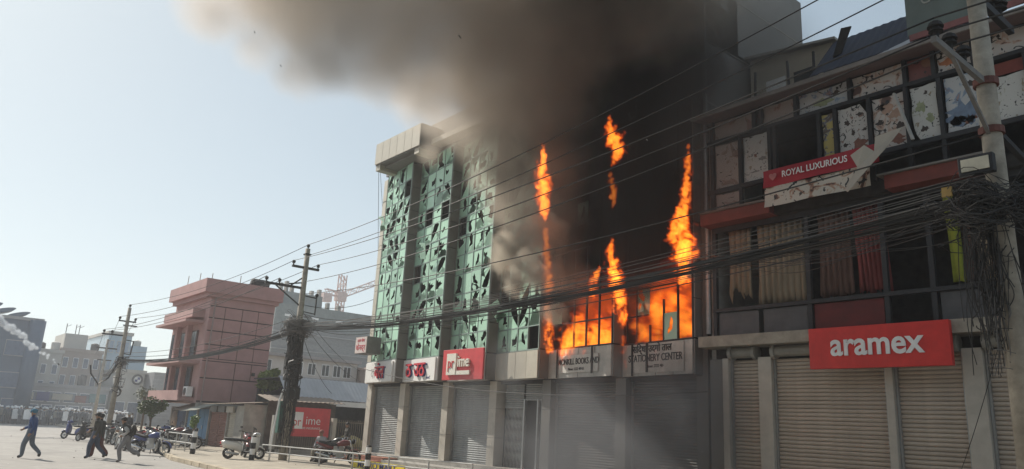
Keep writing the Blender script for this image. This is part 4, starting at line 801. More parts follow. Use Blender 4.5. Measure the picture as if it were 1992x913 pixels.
# right pole
pr_ = pole('pale concrete pole close by at the right edge with three dark insulators', -3.4, 11.5, 9.6, .16, .115)
m_ = MB(); m_.bar((-3.4, 9.7, 7.1), (-3.4, 11.6, 7.1), .07, .09); m_.bar((-3.4, 10.3, 7.08), (-3.4, 11.45, 6.25), .05); m_.build('crossarm', mk('arm_grey', (.17, .165, .16), .7, .25, 6, stain=.4), pr_)
m_ = MB(); m_.bar((-3.42, 11.2, 8.55), (-3.4, 13.0, 8.55), .09, .12); m_.build('top_arm', STEELD, pr_)
for p, s_ in (((-3.4, 9.8, 7.15), 1.0), ((-3.4, 10.25, 7.15), 1.), ((-3.4, 10.72, 7.15), 1.), ((-3.4, 12.5, 8.6), 1.3), ((-3.4, 12.2, 8.6), 1.1)): m_ = MB(); insul(m_, p, s_ * 1.25); m_.build('insulator', BLACK, pr_)
for z in (7.1, 6.35): m_ = MB(); m_.tube([(-3.4, 11.5, z - .05), (-3.4, 11.5, z + .05)], .165, 14); m_.build('clamp', mk('clamp_rust', (.13, .045, .035), .7, .3, 6), pr_)
m_ = MB(); m_.bar((-3.35, 11.6, 6.35), (-3.3, 12.9, 6.1), .08); m_.tube([(-3.3, 12.9, 6.1), (-3.28, 13.1, 5.7), (-3.3, 13.1, 4.8)], .03, 6); m_.build('side_arm', STEELD, pr_)
m_ = MB(); m_.box(-3.75, -3.3, 11.1, 11.22, 5.64, 5.92); m_.build('floodlight_frame', STEELD, pr_, bevel=.02); fl_ = MB(); fl_.box(-3.70, -3.35, 11.08, 11.1, 5.69, 5.87); fl_.build('floodlight_glass', mk('lamp_glass', (.55, .52, .42), .3), pr_)
m_ = MB(); m_.box(-3.95, -3.82, 11.0, 11.03, 5.36, 5.5); o = m_.build('yellow_tag', mk('tag_yellow', (.32, .21, .06), .6), pr_)
tangle(pr_, (-3.5, 11.35, 5.15), 170, .55, .26, .0065, seed=11, drop=.15); tangle(pr_, (-3.55, 11.3, 4.3), 120, .26, .95, .0065, seed=12, drop=.85); tangle(pr_, (-3.55, 11.35, 3.5), 34, .18, .6, .006, seed=13, mat=CABLEG, drop=.8)
m_ = MB(); rg = random.Random(9)
for k in range(16): rr = .2 + .012 * k; m_.tube([(-3.6 + rr * math.cos(2 * math.pi * i / 22) * .8, 11.15 + rg.uniform(-.05, .05), 5.3 + rr * math.sin(2 * math.pi * i / 22) * .75 + rg.uniform(-.01, .01)) for i in range(22)], .007, 4, closed=True)
m_.build('cable_coil', CABLE, pr_)
m_ = MB()
for k in range(26):
    x0, y0 = -3.55 + rg.uniform(-.3, .15), 11.35 + rg.uniform(-.15, .15); z1 = rg.uniform(4.4, 5.3); z2 = rg.uniform(2.8, 4.2); wf, wa = rg.uniform(.2, .6), rg.uniform(.02, .1); m_.tube([(x0 + wa * math.sin(i * wf + k), y0 + wa * math.cos(i * wf), z1 + (z2 - z1) * i / 8) for i in range(9)], .006, 4)
m_.build('hanging_cable', CABLE, pr_)
# ------------------------------------------------------------------ wires
def wire(p, q, sag, r, label='thin black power line strung between the poles', group='power lines', n=22, mat=CABLE):
    p, q = Vector(p), Vector(q); mb = MB(); mb.tube([p.lerp(q, i / n) - Vector((0, 0, 4 * sag * (i / n) * (1 - i / n))) for i in range(n + 1)], r, 5)
    return tag(mb.build('power_line', mat, smooth=True), label, 'wire', group)
OD = ['topmost', 'second from the top', 'third from the top', 'fourth from the top', 'fifth from the top', 'lowest']
for k, (a, b, sg) in enumerate((((-32.2, 14.2, 9.7), (-3.4, 12.2, 10.4), .5), ((-32.2, 14.25, 9.2), (-3.4, 12.5, 9.9), .5), ((-32.2, 13.6, 8.85), (-3.4, 9.8, 7.45), .35), ((-32.2, 14.8, 8.85), (-3.4, 10.25, 7.45), .4), ((-32.2, 14.2, 7.95), (-3.4, 10.72, 7.45), .45), ((-32.2, 14.25, 7.4), (-3.4, 11.4, 6.3), .4))):
    wire(a, b, sg, .014, 'thin black power line crossing in front of the fire, ' + OD[k] + ' of six', 'power lines')
for k, y in enumerate((9.8, 10.25, 10.72)): wire((-3.4, y, 7.45), (16, y + .6, 8.3), .4, .014, ['upper', 'middle', 'lower'][k] + ' of three power lines leaving the insulators to the right edge', 'power lines leaving to the right')
for k, (a, b) in enumerate((((-32.2, 14.2, 9.7), (-51.7, 11.5, 8.3)), ((-32.2, 13.6, 8.85), (-51.7, 11.05, 7.5)), ((-32.2, 14.8, 8.85), (-51.7, 11.95, 7.5)), ((-32.2, 12.45, 7.95), (-51.7, 10.3, 6.6)), ((-32.2, 13.05, 7.95), (-51.7, 10.75, 6.6)), ((-32.2, 14.2, 6.4), (-51.7, 11.6, 5.3)))):
    wire(a, b, .45, .014, 'power line passing the pink house, ' + OD[k] + ' of six', 'power lines to the left pole')
for k, (y, z) in enumerate(((11.05, 7.5), (11.95, 7.5), (10.3, 6.6))): wire((-51.7, y, z), (-79, y + 5, z + .1), .4, .013, 'power line from the slim left pole to the far pole, ' + ['near upper one', 'far upper one', 'lower one'][k], 'power lines to the far pole')
for k, (b, z, l_) in enumerate((((-41, 22.4, 4.2), 6.2, 'to the middle of the shed roof'), ((-41, 20.6, 3.4), 5.8, 'to the white lintel post'), ((-46, 25, 5.2), 6.6, 'over the shed towards the netted block'), ((-33.9, 19.5, 6.5), 6.0, 'to the green building, lowest of three'), ((-34, 19.2, 8.2), 6.9, 'to the green building, highest of three'), ((-33.9, 19.4, 7.4), 6.5, 'to the green building, middle of three'))): wire((-32.2, 14.3, z), b, .35, .013, 'service wire from the wrapped pole ' + l_, 'service wires')
wire((-32.6, 17.6, 14.9), (-45, 26, 4.8), .8, .012, 'slack wire hanging from the left roof corner of the burning building', 'roof wires'); wire((-32.6, 17.7, 14.6), (-44, 27, 4.6), 1.0, .01, 'second, lower slack wire from the same roof corner', 'roof wires')
wire((-34, 17.9, 4.6), (-13, 18.0, 3.2), .6, .012, 'thin slack cable sagging along the shop fronts below the signs', 'shop cables')
wire((-13.3, 17.6, 7.2), (-3.5, 11.5, 5.6), .5, .012, 'loose cable from the burning corner to the right pole', 'shop cables 2'); wire((-6.9, 18.1, 1.0), (-3.45, 11.5, 3.8), .15, .006, 'thin cable slanting down in front of the shutters', 'shop cables 4')
def bundle(label, p, q, sag, n, spread, r, seed):
    rg = random.Random(seed); p, q = Vector(p), Vector(q); mb = MB()
    for k in range(n):
        oy, oz = rg.gauss(0, spread), rg.gauss(0, spread * .6); sg = sag * rg.uniform(.8, 1.25); e = Vector((0, rg.gauss(0, .05), rg.gauss(0, .07))); e2 = Vector((0, rg.gauss(0, .12), rg.gauss(0, .10))); ph = rg.uniform(0, 6); m = 26; pts = []
        for i in range(m + 1):
            t_ = i / m; v = (p + e).lerp(q + e2, t_); pts.append((v.x, v.y + oy * math.sin(t_ * 5 + ph), v.z + oz * math.cos(t_ * 7 + ph) - 4 * sg * t_ * (1 - t_)))
        mb.tube(pts, r * rg.uniform(.6, 1.3), 4)
    return tag(mb.build('cable_bundle', CABLE if n > 12 else CABLEG), label, 'cable bundle')
bundle('thick sagging bundle of black cables from the right pole to the middle pole', (-32.2, 14.2, 5.9), (-3.5, 11.5, 5.35), .55, 24, .045, .012, 1)
bundle('loose outer strands of grey cable above the thick bundle', (-32.2, 14.2, 6.0), (-3.5, 11.4, 5.6), .5, 9, .12, .008, 2)
bundle('cable bundle sagging from the middle pole past the pink wall to the left pole', (-51.7, 11.5, 4.9), (-32.2, 14.2, 5.8), .5, 14, .03, .018, 3)
bundle('cable bundle from the left pole towards the far crowd', (-79, 16.2, 5), (-51.7, 11.5, 4.9), .5, 13, .03, .018, 4)
bundle('fan of loose cables spreading from the right pole along the shop building', (-13.2, 17.9, 7.0), (-3.5, 11.45, 5.2), .35, 14, .22, .006, 5)
bundle('cables leaving the right pole out of the right edge', (-3.5, 11.5, 5.3), (14, 12, 6.0), .5, 18, .08, .009, 6)
# ------------------------------------------------------------------ railings and bollards
def railing(label, p, q, n, h=.95):
    t = thing('railing', label, 'railing', (p[0], p[1], .12)); p, q = Vector((*p, .12)), Vector((*q, .12))
    for k in range(n + 1):
        v = p.lerp(q, k / n); m_ = MB(); m_.tube([v, v + Vector((0, 0, h))], .03, 8); m_.build('post', RAILM, t)
    for z in (h * .98, h * .5): m_ = MB(); m_.tube([p + Vector((0, 0, z)), q + Vector((0, 0, z))], .026, 8); m_.build('rail', RAILM, t)
    return t
railing('white pipe railing along the pavement in front of the compound', (-32.6, 13.4), (-20.5, 15.6), 6, .62); railing('short pipe railing beside the blue motorcycle', (-42.5, 11.9), (-36.6, 11.9), 4, .8)
def bollard(label, x, y, h=1.0):
    t = thing('bollard', label, 'bollard', (x, y, .1), group='striped bollards')
    for k in range(4):
        m_ = MB(); m_.tube([(x, y, .1 + h * k / 4), (x, y, .1 + h * (k + 1) / 4)], .11 - .004 * (k % 2), 12); m_.build('band', BLACK if k % 2 == 0 else LETW, t, smooth=False)
    m_ = MB(); m_.tube([(x, y, .1 + h), (x, y, .1 + h + .06)], [.11, .06], 12); m_.build('cap', BLACK, t)
bollard('black and white bollard at the end of the short railing', -36.0, 11.6); bollard('black and white bollard in front of the white scooter', -32.0, 12.75, .95); bollard('black and white bollard at the end of the railing by the yellow board', -25.6, 14.6, .9)
t = thing('yellow_board', 'yellow board with dark blue letters cut off at the bottom edge', 'sign', (-26, 15.6, .1)); m_ = MB(); m_.box(-28.4, -24.4, 15.45, 15.5, .12, .42); m_.build('board', YELL, t); text('letter', 'METRO MART', .36, LETB, t, (-26.4, 15.44, .26), 0, .004, .004, 1.3)
# ------------------------------------------------------------------ motorcycles
def wheel(t, x, r, w_):
    m_ = MB(); m_.tube([(x + (r - .05) * math.cos(2 * math.pi * k / 24), 0, r + (r - .05) * math.sin(2 * math.pi * k / 24)) for k in range(24)], w_ / 2, 8, closed=True); ty = m_.build('wheel', BLACK, t, local=True, smooth=True)
    m_ = MB(); m_.tube([(x + (r - .1) * math.cos(2 * math.pi * k / 24), 0, r + (r - .1) * math.sin(2 * math.pi * k / 24)) for k in range(24)], .02, 6, closed=True)
    for k in range(6): a = math.pi * k / 3; m_.bar((x, 0, r), (x + (r - .1) * math.cos(a), 0, r + (r - .1) * math.sin(a)), .03)
    m_.tube([(x, -.08, r), (x, .08, r)], .05, 8); m_.build('rim', STEEL, ty, local=True)
def paint(name, rgb): return mk(name, rgb, .3, .12, 4, spec=.6)
def motorcycle(label, paintm, loc, rz, lean=.1):
    t = thing('motorcycle', label, 'motorcycle', (*loc, 0 if len(loc) == 2 else loc[2]) if len(loc) == 2 else loc, rz, group='parked motorcycles and scooters'); t.rotation_euler[0] = lean
    wheel(t, -.66, .30, .11); wheel(t, .68, .30, .09)
    B = lambda mb, n, m, sm=True: mb.build(n, m, t, local=True, smooth=sm)
    m_ = MB(); m_.tube([(.5, 0, .95), (.3, 0, .72), (.2, 0, .35), (-.2, 0, .33), (-.3, 0, .6), (-.8, 0, .78)], .03, 6); m_.bar((-.2, .1, .4), (-.66, .1, .3), .05); m_.bar((-.2, -.1, .4), (-.66, -.1, .3), .05); m_.bar((-.35, .12, .62), (-.6, .12, .35), .05); m_.bar((-.35, -.12, .62), (-.6, -.12, .35), .05); B(m_, 'frame', STEELD)
    m_ = MB(); m_.loft([((.48, 0, .88), .05, .05), ((.38, 0, .88), .13, .12), ((.18, 0, .87), .16, .14), ((-.02, 0, .82), .11, .1), ((-.1, 0, .8), .07, .06)], 12); B(m_, 'fuel_tank', paintm)
    m_ = MB(); m_.loft([((-.02, 0, .8), .1, .05), ((-.3, 0, .79), .14, .06), ((-.6, 0, .86), .11, .06), ((-.82, 0, .9), .06, .04)], 10); B(m_, 'seat', BLACK)
    m_ = MB(); m_.loft([((-.2, 0, .66), .1, .08), ((-.45, 0, .72), .12, .1), ((-.85, 0, .84), .06, .05)], 10); B(m_, 'tail_panel', paintm)
    m_ = MB(); m_.box(-.08, .26, -.13, .13, .28, .52)
    for k in range(5): m_.box(.0, .24, -.12, .12, .54 + k * .04, .56 + k * .04)
    m_.box(.04, .2, -.09, .09, .5, .75); B(m_, 'engine', STEEL, False)
    m_ = MB(); m_.tube([(.25, -.1, .55), (.34, -.12, .35), (.1, -.15, .26), (-.3, -.16, .3)], .025, 8); m_.tube([(-.28, -.17, .3), (-.36, -.17, .32), (-.85, -.18, .45), (-.9, -.18, .46)], [.03, .055, .06, .04], 10); B(m_, 'exhaust', CHROME)
    m_ = MB()
    for y in (-.09, .09): m_.tube([(.68, y, .3), (.5, y, .85), (.46, y, 1.02)], [.03, .028, .025], 8)
    B(m_, 'fork', CHROME)
    m_ = MB(); m_.tube([(.36, -.38, 1.06), (.44, -.25, 1.08), (.47, 0, 1.02), (.44, .25, 1.08), (.36, .38, 1.06)], .016, 6); B(m_, 'handlebar', BLACK)
    for y in (-.3, .3): m_ = MB(); m_.tube([(.44, y * .8, 1.06), (.42, y, 1.22)], .008, 5); m_.ball((.42, y, 1.25), .06, 8, 6, (.3, 1, .7)); B(m_, 'mirror', BLACK)
    m_ = MB(); m_.ball((.6, 0, .95), .11, 10, 8, (.8, 1, 1)); h_ = B(m_, 'headlight', BLACK); m_ = MB(); m_.tube([(.67, 0, .95), (.69, 0, .95)], .08, 12); m_.build('lens', CHROME, h_, local=True)
    for x, r_ in ((.68, .33), (-.66, .34)):
        m_ = MB(); a0, a1 = (R(10), R(120)) if x > 0 else (R(50), R(150)); vs_ = []
        for k in range(9):
            a = a0 + (a1 - a0) * k / 8
            for y in (-.07, 0, .07): vs_.append((x + (r_ + (0 if y else .02)) * math.cos(a), y, .3 + (r_ + (0 if y else .02)) * math.sin(a)))
        m_.add(vs_, [(3 * k + j, 3 * k + 3 + j, 3 * k + 4 + j, 3 * k + 1 + j) for k in range(8) for j in range(2)]); o = B(m_, 'mudguard', paintm); o.modifiers.new('solid', 'SOLIDIFY').thickness = .008
    m_ = MB(); m_.box(-.92, -.87, -.06, .06, .82, .88); B(m_, 'tail_light', LETR, False); m_ = MB(); m_.bar((0, .12, .3), (-.12, .28, .02), .03); B(m_, 'side_stand', STEELD, False)
    return t
def scooter(label, paintm, loc, rz):
    t = thing('scooter', label, 'scooter', (*loc, .12), rz, group='parked motorcycles and scooters'); t.rotation_euler[0] = .08
    wheel(t, -.6, .24, .11); wheel(t, .66, .24, .1); B = lambda mb, n, m, sm=True: mb.build(n, m, t, local=True, smooth=sm)
    m_ = MB(); m_.loft([((-.95, 0, .66), .08, .06), ((-.75, 0, .6), .19, .17), ((-.4, 0, .55), .2, .2), ((-.12, 0, .45), .15, .2), ((-.05, 0, .4), .1, .16)], 12); B(m_, 'rear_body', paintm)
    m_ = MB(); m_.loft([((-.1, 0, .29), .16, .05), ((.2, 0, .28), .18, .04), ((.42, 0, .31), .17, .06)], 10); B(m_, 'footboard', BLACK)
    m_ = MB(); m_.loft([((.38, 0, .55), .2, .27), ((.46, 0, .6), .21, .34), ((.55, 0, .65), .13, .32), ((.6, 0, .68), .05, .22)], 12); B(m_, 'front_apron', paintm)
    m_ = MB(); m_.loft([((.08, 0, .75), .1, .04), ((-.2, 0, .78), .16, .06), ((-.6, 0, .8), .16, .06), ((-.85, 0, .83), .1, .04)], 10); B(m_, 'seat', BLACK)
    m_ = MB(); m_.loft([((.3, 0, 1.0), .1, .05), ((.42, 0, 1.02), .16, .1), ((.55, 0, 1.0), .12, .09), ((.6, 0, .99), .05, .05)], 10); hd = B(m_, 'headstock', paintm); m_ = MB(); m_.tube([(.58, 0, 1.0), (.615, 0, 1.0)], .07, 12); m_.build('headlight', CHROME, hd, local=True)
    m_ = MB(); m_.tube([(.3, -.36, 1.06), (.4, -.2, 1.06), (.4, .2, 1.06), (.3, .36, 1.06)], .018, 6); B(m_, 'handlebar', BLACK)
    for y in (-.3, .3): m_ = MB(); m_.tube([(.36, y * .8, 1.06), (.34, y, 1.24)], .008, 5); m_.ball((.34, y, 1.28), .06, 8, 6, (.3, 1, .7)); B(m_, 'mirror', BLACK)
    m_ = MB(); m_.loft([((.42, 0, .48), .06, .02), ((.66, 0, .53), .08, .03), ((.86, 0, .42), .06, .03)], 8); B(m_, 'mudguard', paintm); m_ = MB(); m_.tube([(-.2, -.16, .2), (-.3, -.18, .22), (-.75, -.19, .28)], [.03, .06, .06], 8); B(m_, 'exhaust', STEEL); m_ = MB(); m_.box(-.98, -.94, -.07, .07, .6, .68); B(m_, 'tail_light', LETR, False)
    return t
CAMR = math.atan2(.767, .640)
PB, PK_, PR, PW_ = paint('paint_blue', (.03, .05, .20)), paint('paint_black', (.018, .018, .02)), paint('paint_dark_red', (.16, .02, .02)), paint('paint_white', (.62, .61, .58))
motorcycle('blue motorcycle seen from the side next to the kerb, nearest of the row', PB, (-36.6, 9.95), CAMR - .1)
motorcycle('black motorcycle with its rear to us behind the running person', PK_, (-40.6, 9.7), CAMR + 2.3)
motorcycle('dark red motorcycle second behind the blue one', PR, (-43.4, 10.9), CAMR + 2.5); motorcycle('black motorcycle behind the person in the dark jacket', PK_, (-46.8, 10.4), CAMR + 2.6)
motorcycle('black motorcycle behind the short railing by the dish', PK_, (-44.2, 13.0, .12), CAMR + .3); motorcycle('blue grey motorcycle behind the railing next to the shop awning', PB, (-46.0, 12.9, .12), CAMR + .8); motorcycle('black motorcycle parked deepest by the slim pole', PK_, (-50.0, 11.0), CAMR + 2.4)
motorcycle('dark motorcycle with red tail behind the white railing', PR, (-29.9, 15.6, .12), CAMR + .2); motorcycle('black motorcycle beside the compound fence', PK_, (-33.4, 17.2, .12), CAMR - .2); motorcycle('red and black motorcycle behind the white scooter', PR, (-34.4, 13.3, .12), CAMR + 2.0)
for k, (x, y, r_, p_) in enumerate(((-38.9, 10.55, 2.4, PK_), (-42.0, 10.2, 2.2, PB), (-45.2, 10.7, 2.5, PK_), (-48.2, 10.6, 2.3, PR), (-40.9, 12.6, .4, PK_), (-42.7, 12.7, .6, PR))):
    o = motorcycle(['black motorcycle squeezed in right behind the blue one', 'blue motorcycle in the middle of the parked row', 'black motorcycle right of the person in the dark jacket', 'dark red motorcycle next to the black scooter', 'black motorcycle behind the right half of the short railing', 'dark red motorcycle behind the middle of the short railing'][k], p_, (x, y), CAMR + r_)
    if k > 3: o.location.z = .12
scooter('white scooter parked at the kerb beside the wrapped pole', PW_, (-32.6, 12.6), CAMR + .5); o = scooter('navy blue scooter at the left end of the row', PB, (-52.6, 9.9), CAMR + 3.0); o.location.z = 0; scooter('dark scooter between the navy scooter and the persons', PK_, (-49.3, 9.9), CAMR + 2.7).location.z = 0
# ------------------------------------------------------------------ people
def person(label, loc, rz, pose, cols, h=1.7, hat=None, pack=None):
    """one continuous skinned body; materials by nearest bone"""
    J = dict(pelvis=(0, 0, .94), belly=(0, .01, 1.08), chest=(0, .03, 1.28), neck=(0, .05, 1.46), head0=(0, .07, 1.55), head=(0, .08, 1.64), crown=(0, .07, 1.70))
    J.update(pose); s_ = h / 1.75
    E_ = [('pelvis', 'belly'), ('belly', 'chest'), ('chest', 'neck'), ('neck', 'head0'), ('head0', 'head'), ('head', 'crown')]
    Rr = dict(pelvis=.165, belly=.165, chest=.185, neck=.062, head0=.075, head=.098, crown=.075)
    for sd in 'lr':
        E_ += [('chest', 'sh' + sd), ('sh' + sd, 'el' + sd), ('el' + sd, 'wr' + sd), ('wr' + sd, 'pa' + sd), ('pelvis', 'hi' + sd), ('hi' + sd, 'kn' + sd), ('kn' + sd, 'an' + sd), ('an' + sd, 'to' + sd)]
        for n_, r_ in (('sh', .085), ('el', .066), ('wr', .045), ('pa', .036), ('hi', .125), ('kn', .095), ('an', .07), ('to', .052)): Rr[n_ + sd] = r_
        w_ = Vector(J['wr' + sd]); e_ = Vector(J['el' + sd]); d_ = (w_ - e_).normalized(); J['pa' + sd] = tuple(w_ + d_ * .07); sx = -1 if sd == 'l' else 1
        sidev = d_.cross(Vector((sx, 0, 0))).normalized()
        for k in range(4):
            b0 = w_ + d_ * .10 + sidev * (k - 1.5) * .021; ln = (.06, .075, .07, .055)[k]; bend = Vector((-sx * .02, 0, 0)); J['f%d%s' % (k, sd)] = tuple(b0 + d_ * ln * .5 + bend * .3); J['g%d%s' % (k, sd)] = tuple(b0 + d_ * ln + bend)
            E_ += [('pa' + sd, 'f%d%s' % (k, sd)), ('f%d%s' % (k, sd), 'g%d%s' % (k, sd))]; Rr['f%d%s' % (k, sd)] = .009; Rr['g%d%s' % (k, sd)] = .008
        J['th' + sd] = tuple(w_ + d_ * .07 - sidev * .055); E_.append(('wr' + sd, 'th' + sd)); Rr['th' + sd] = .011
    names = list(J); idx = {n_: i for i, n_ in enumerate(names)}; me = bpy.data.meshes.new('skel'); me.from_pydata([tuple(c_ * s_ for c_ in J[n_]) for n_ in names], [(idx[a], idx[b]) for a, b in E_], [])
    tmp = bpy.data.objects.new('skel', me); col.objects.link(tmp); md = tmp.modifiers.new('skin', 'SKIN'); md.use_smooth_shade = True
    sv = me.skin_vertices[0].data
    for n_ in names: sv[idx[n_]].radius = (Rr[n_] * s_, Rr[n_] * s_); sv[idx[n_]].use_root = n_ == 'pelvis'
    tmp.modifiers.new('sub', 'SUBSURF').levels = 1; bpy.context.view_layer.update()
    bm_ = bpy.data.meshes.new_from_object(tmp.evaluated_get(bpy.context.evaluated_depsgraph_get())); bpy.data.objects.remove(tmp)
    bm_.name = 'person'; bm_.materials.clear()
    for c_ in cols: bm_.materials.append(c_)   # shirt, trousers, skin, shoes, sleeve
    def part(a, b):
        k = a[:2] + b[:2]
        if 'an' in b[:2] and 'to' in a[:2] or b.startswith('to'): return 3
        if a.startswith(('hi', 'kn', 'pelvis')) and b.startswith(('hi', 'kn', 'an')): return 1
        if a.startswith(('pa', 'wr', 'f')) or b.startswith(('pa', 'th')): return 2
        if a in ('neck', 'head0', 'head'): return 2
        if a.startswith(('sh', 'el')): return 4
        return 0
    segs = [(Vector(J[a]) * s_, Vector(J[b]) * s_, part(a, b), Rr[a] + Rr[b]) for a, b in E_]; mi = []
    for p in bm_.polygons:
        best = (9, 0)
        for a, b, k, rr in segs:
            ab = b - a; t_ = max(0, min(1, (p.center - a).dot(ab) / ab.length_squared)); d_ = (p.center - a - ab * t_).length - rr * .35
            if d_ < best[0]: best = (d_, k)
        mi.append(best[1])
    bm_.polygons.foreach_set('material_index', mi); bm_.polygons.foreach_set('use_smooth', [True] * len(mi))
    o = bpy.data.objects.new('person', bm_); col.objects.link(o); o.location = (*loc, 0) if len(loc) == 2 else loc; o.rotation_euler = (0, 0, rz); tag(o, label, 'person'); ORG[o.name] = tuple(o.location)
    hx, hy, hz = J['head']; m_ = MB()
    if hat: m_.ball((hx * s_, (hy - .012) * s_, (hz + .04) * s_), .112 * s_, 10, 8, (1, 1.06, .85)); m_.ball((hx, (hy + .1) * s_, (hz + .035) * s_), .07 * s_, 8, 5, (1, 1, .2)); m_.build('cap', hat, o, local=True, smooth=True)
    else: m_.ball((hx * s_, (hy - .022) * s_, (hz + .03) * s_), .108 * s_, 10, 8, (1, 1, .95)); m_.build('hair', BLACK, o, local=True, smooth=True)
    m_ = MB(); m_.ball((hx, (hy + .1) * s_, (hz - .01) * s_), .02 * s_, 6, 5); m_.build('nose', SKIN, o, local=True)
    for sx in (-1, 1): m_ = MB(); m_.ball((hx + sx * .098 * s_, hy * s_, (hz - .005) * s_), .028 * s_, 6, 5, (.4, .7, 1)); m_.build('ear', SKIN, o, local=True)
    if pack: m_ = MB(); m_.loft([((0, -.2, 1.2), .01, .01), ((0, -.2, 1.2), .01, .01)], 6); m_ = MB(); m_.ball((0, -.17 * s_, 1.22 * s_), .2 * s_, 10, 8, (.8, .55, 1.1)); m_.build('backpack', pack, o, local=True, smooth=True)
    return o
WALK = dict(hil=(-.09, 0, .92), knl=(-.1, .17, .52), anl=(-.1, .16, .09), tol=(-.1, .3, .04), hir=(.09, 0, .92), knr=(.1, -.03, .5), anr=(.1, -.36, .2), tor=(.1, -.34, .06), shl=(-.19, .03, 1.41), ell=(-.25, -.15, 1.14), wrl=(-.23, -.04, .92), shr=(.19, .03, 1.41), elr=(.25, .14, 1.15), wrr=(.2, .32, 1.05))
RUN = dict(WALK, knl=(-.1, .26, .58), anl=(-.1, .14, .16), tol=(-.1, .28, .1), knr=(.1, -.08, .5), anr=(.1, -.46, .38), tor=(.1, -.5, .24), chest=(0, .12, 1.25), neck=(0, .19, 1.42), head0=(0, .23, 1.5), head=(0, .25, 1.59), crown=(0, .24, 1.65), shl=(-.19, .12, 1.37), shr=(.19, .12, 1.37), ell=(-.26, -.06, 1.15), wrl=(-.22, .12, 1.04), elr=(.27, .16, 1.1), wrr=(.2, .38, 1.14)); RUN['anl'] = (-.1, .12, .09); RUN['tol'] = (-.1, .26, .04); RUN['knl'] = (-.1, .22, .52)
SIT = dict(pelvis=(0, 0, .52), belly=(0, .0, .68), chest=(0, .04, .9), neck=(0, .07, 1.08), head0=(0, .09, 1.17), head=(0, .1, 1.26), crown=(0, .09, 1.32), hil=(-.09, .02, .52), hir=(.09, .02, .52), knl=(-.12, .42, .5), anl=(-.12, .42, .1), tol=(-.12, .56, .05), knr=(.12, .42, .5), anr=(.12, .4, .1), tor=(.12, .54, .05), shl=(-.19, .04, 1.03), shr=(.19, .04, 1.03), ell=(-.25, .08, .78), wrl=(-.16, .3, .62), elr=(.25, .08, .78), wrr=(.16, .3, .62))
STAND = dict(WALK, knl=(-.1, .02, .5), anl=(-.1, 0, .09), tol=(-.1, .15, .04), knr=(.1, .02, .5), anr=(.1, 0, .09), tor=(.1, .15, .04), ell=(-.25, .0, 1.14), wrl=(-.23, .1, .92), elr=(.25, 0, 1.14), wrr=(.23, .1, .92))
cl = lambda n_, c_: mk('cloth_' + n_, c_, .9, .2, 9)
LFT = CAMR + R(90)   # local +y towards the left of the picture is CAMR+90-... : forward (0,1) -> (-sin,cos)
person('person in blue shirt and blue cap walking at the far left', (-33.1, 4.85), LFT + .2, WALK, [cl('blue', (.035, .075, .20)), cl('slate', (.12, .15, .19)), SKIN, BLACK, cl('blue', (.035, .075, .20))], 1.74, cl('capblue', (.03, .15, .24)))
person('person in dark jacket, blue jeans and black cap, middle of the walkers', (-33.3, 7.05), LFT + .1, WALK, [cl('dark', (.03, .028, .024)), cl('jeans', (.045, .065, .11)), SKIN, BLACK, cl('olive', (.05, .047, .036))], 1.72, BLACK)
person('person in maroon trousers half hidden behind the dark jacket', (-34.2, 7.36), LFT - .1, WALK, [cl('dark', (.03, .028, .024)), cl('maroon', (.10, .03, .025)), SKIN, BLACK, cl('dark', (.03, .028, .024))], 1.68)
person('person in a black vest and grey trousers running with a backpack', (-31.2, 7.65), LFT + .15, RUN, [cl('dark', (.03, .028, .024)), cl('greyt', (.20, .20, .21)), SKIN, CABLEG, cl('greys', (.38, .38, .38))], 1.66, BLACK, cl('dark', (.03, .028, .024)))
person('dark dressed person standing among the motorcycles by the slim pole', (-50.2, 12.25), LFT + 1.2, STAND, [cl('dark2', (.04, .04, .045)), cl('dark2', (.04, .04, .045)), SKIN, BLACK, cl('dark2', (.04, .04, .045))], 1.72, cl('capgrey', (.4, .4, .4)))
person('person in a pale checked shirt sitting behind the white railing', (-31.3, 15.5, .12), LFT + 1.2, SIT, [cl('pale', (.36, .35, .36)), cl('tan', (.28, .24, .18)), SKIN, BLACK, cl('pale', (.36, .35, .36))], 1.7, cl('cappink', (.3, .12, .1)))
m_ = MB(); m_.box(-31.55, -31.05, 15.25, 15.75, .13, .52); tag(m_.build('stool', CONC), 'low concrete block under the sitting person', 'block')
person('dark dressed person standing in front of the fence near the first shutter', (-35.0, 18.7, .12), LFT + .6, STAND, [cl('dark', (.03, .028, .024)), cl('tan', (.28, .24, .18)), SKIN, BLACK, cl('dark', (.03, .028, .024))], 1.7)
# crowd far down the street
rg = random.Random(21); m_ = MB()
for k in range(420):
    x = rg.uniform(-98, -86); y = rg.uniform(1, 21.5); hh = rg.uniform(1.58, 1.78); a = rg.uniform(0, 3.14); ca, sa = math.cos(a) * .09, math.sin(a) * .09
    m_.mi = 0
    for sx in (-1, 1): m_.tube([(x + ca * sx, y + sa * sx, 0), (x + ca * sx, y + sa * sx, hh * .27), (x + ca * sx * .9, y + sa * sx * .9, hh * .5)], [.055, .07, .095], 5); m_.tube([(x + ca * sx * 2.3, y + sa * sx * 2.3, hh * .8), (x + ca * sx * 2.8, y + sa * sx * 2.8, hh * .63), (x + ca * sx * 2.2 + .12, y + sa * sx * 2.2, hh * .55)], [.06, .045, .035], 5)
    m_.mi = rg.choice((0, 0, 3, 4)); m_.tube([(x, y, hh * .48), (x, y, hh * .62), (x, y, hh * .8), (x, y, hh * .85)], [.15, .16, .19, .07], 7); m_.mi = 2; m_.ball((x, y, hh * .91), .105, 6, 5); m_.mi = 1 if rg.random() < .7 else 5; m_.ball((x, y, hh * .945), .135, 7, 5, (1, 1, .8))
    if rg.random() < .35: m_.mi = 1; m_.prism([(y - .22, .5), (y + .22, .5), (y + .24, 1.35), (y, 1.45), (y - .24, 1.35)], 'x', x + .3, x + .33)
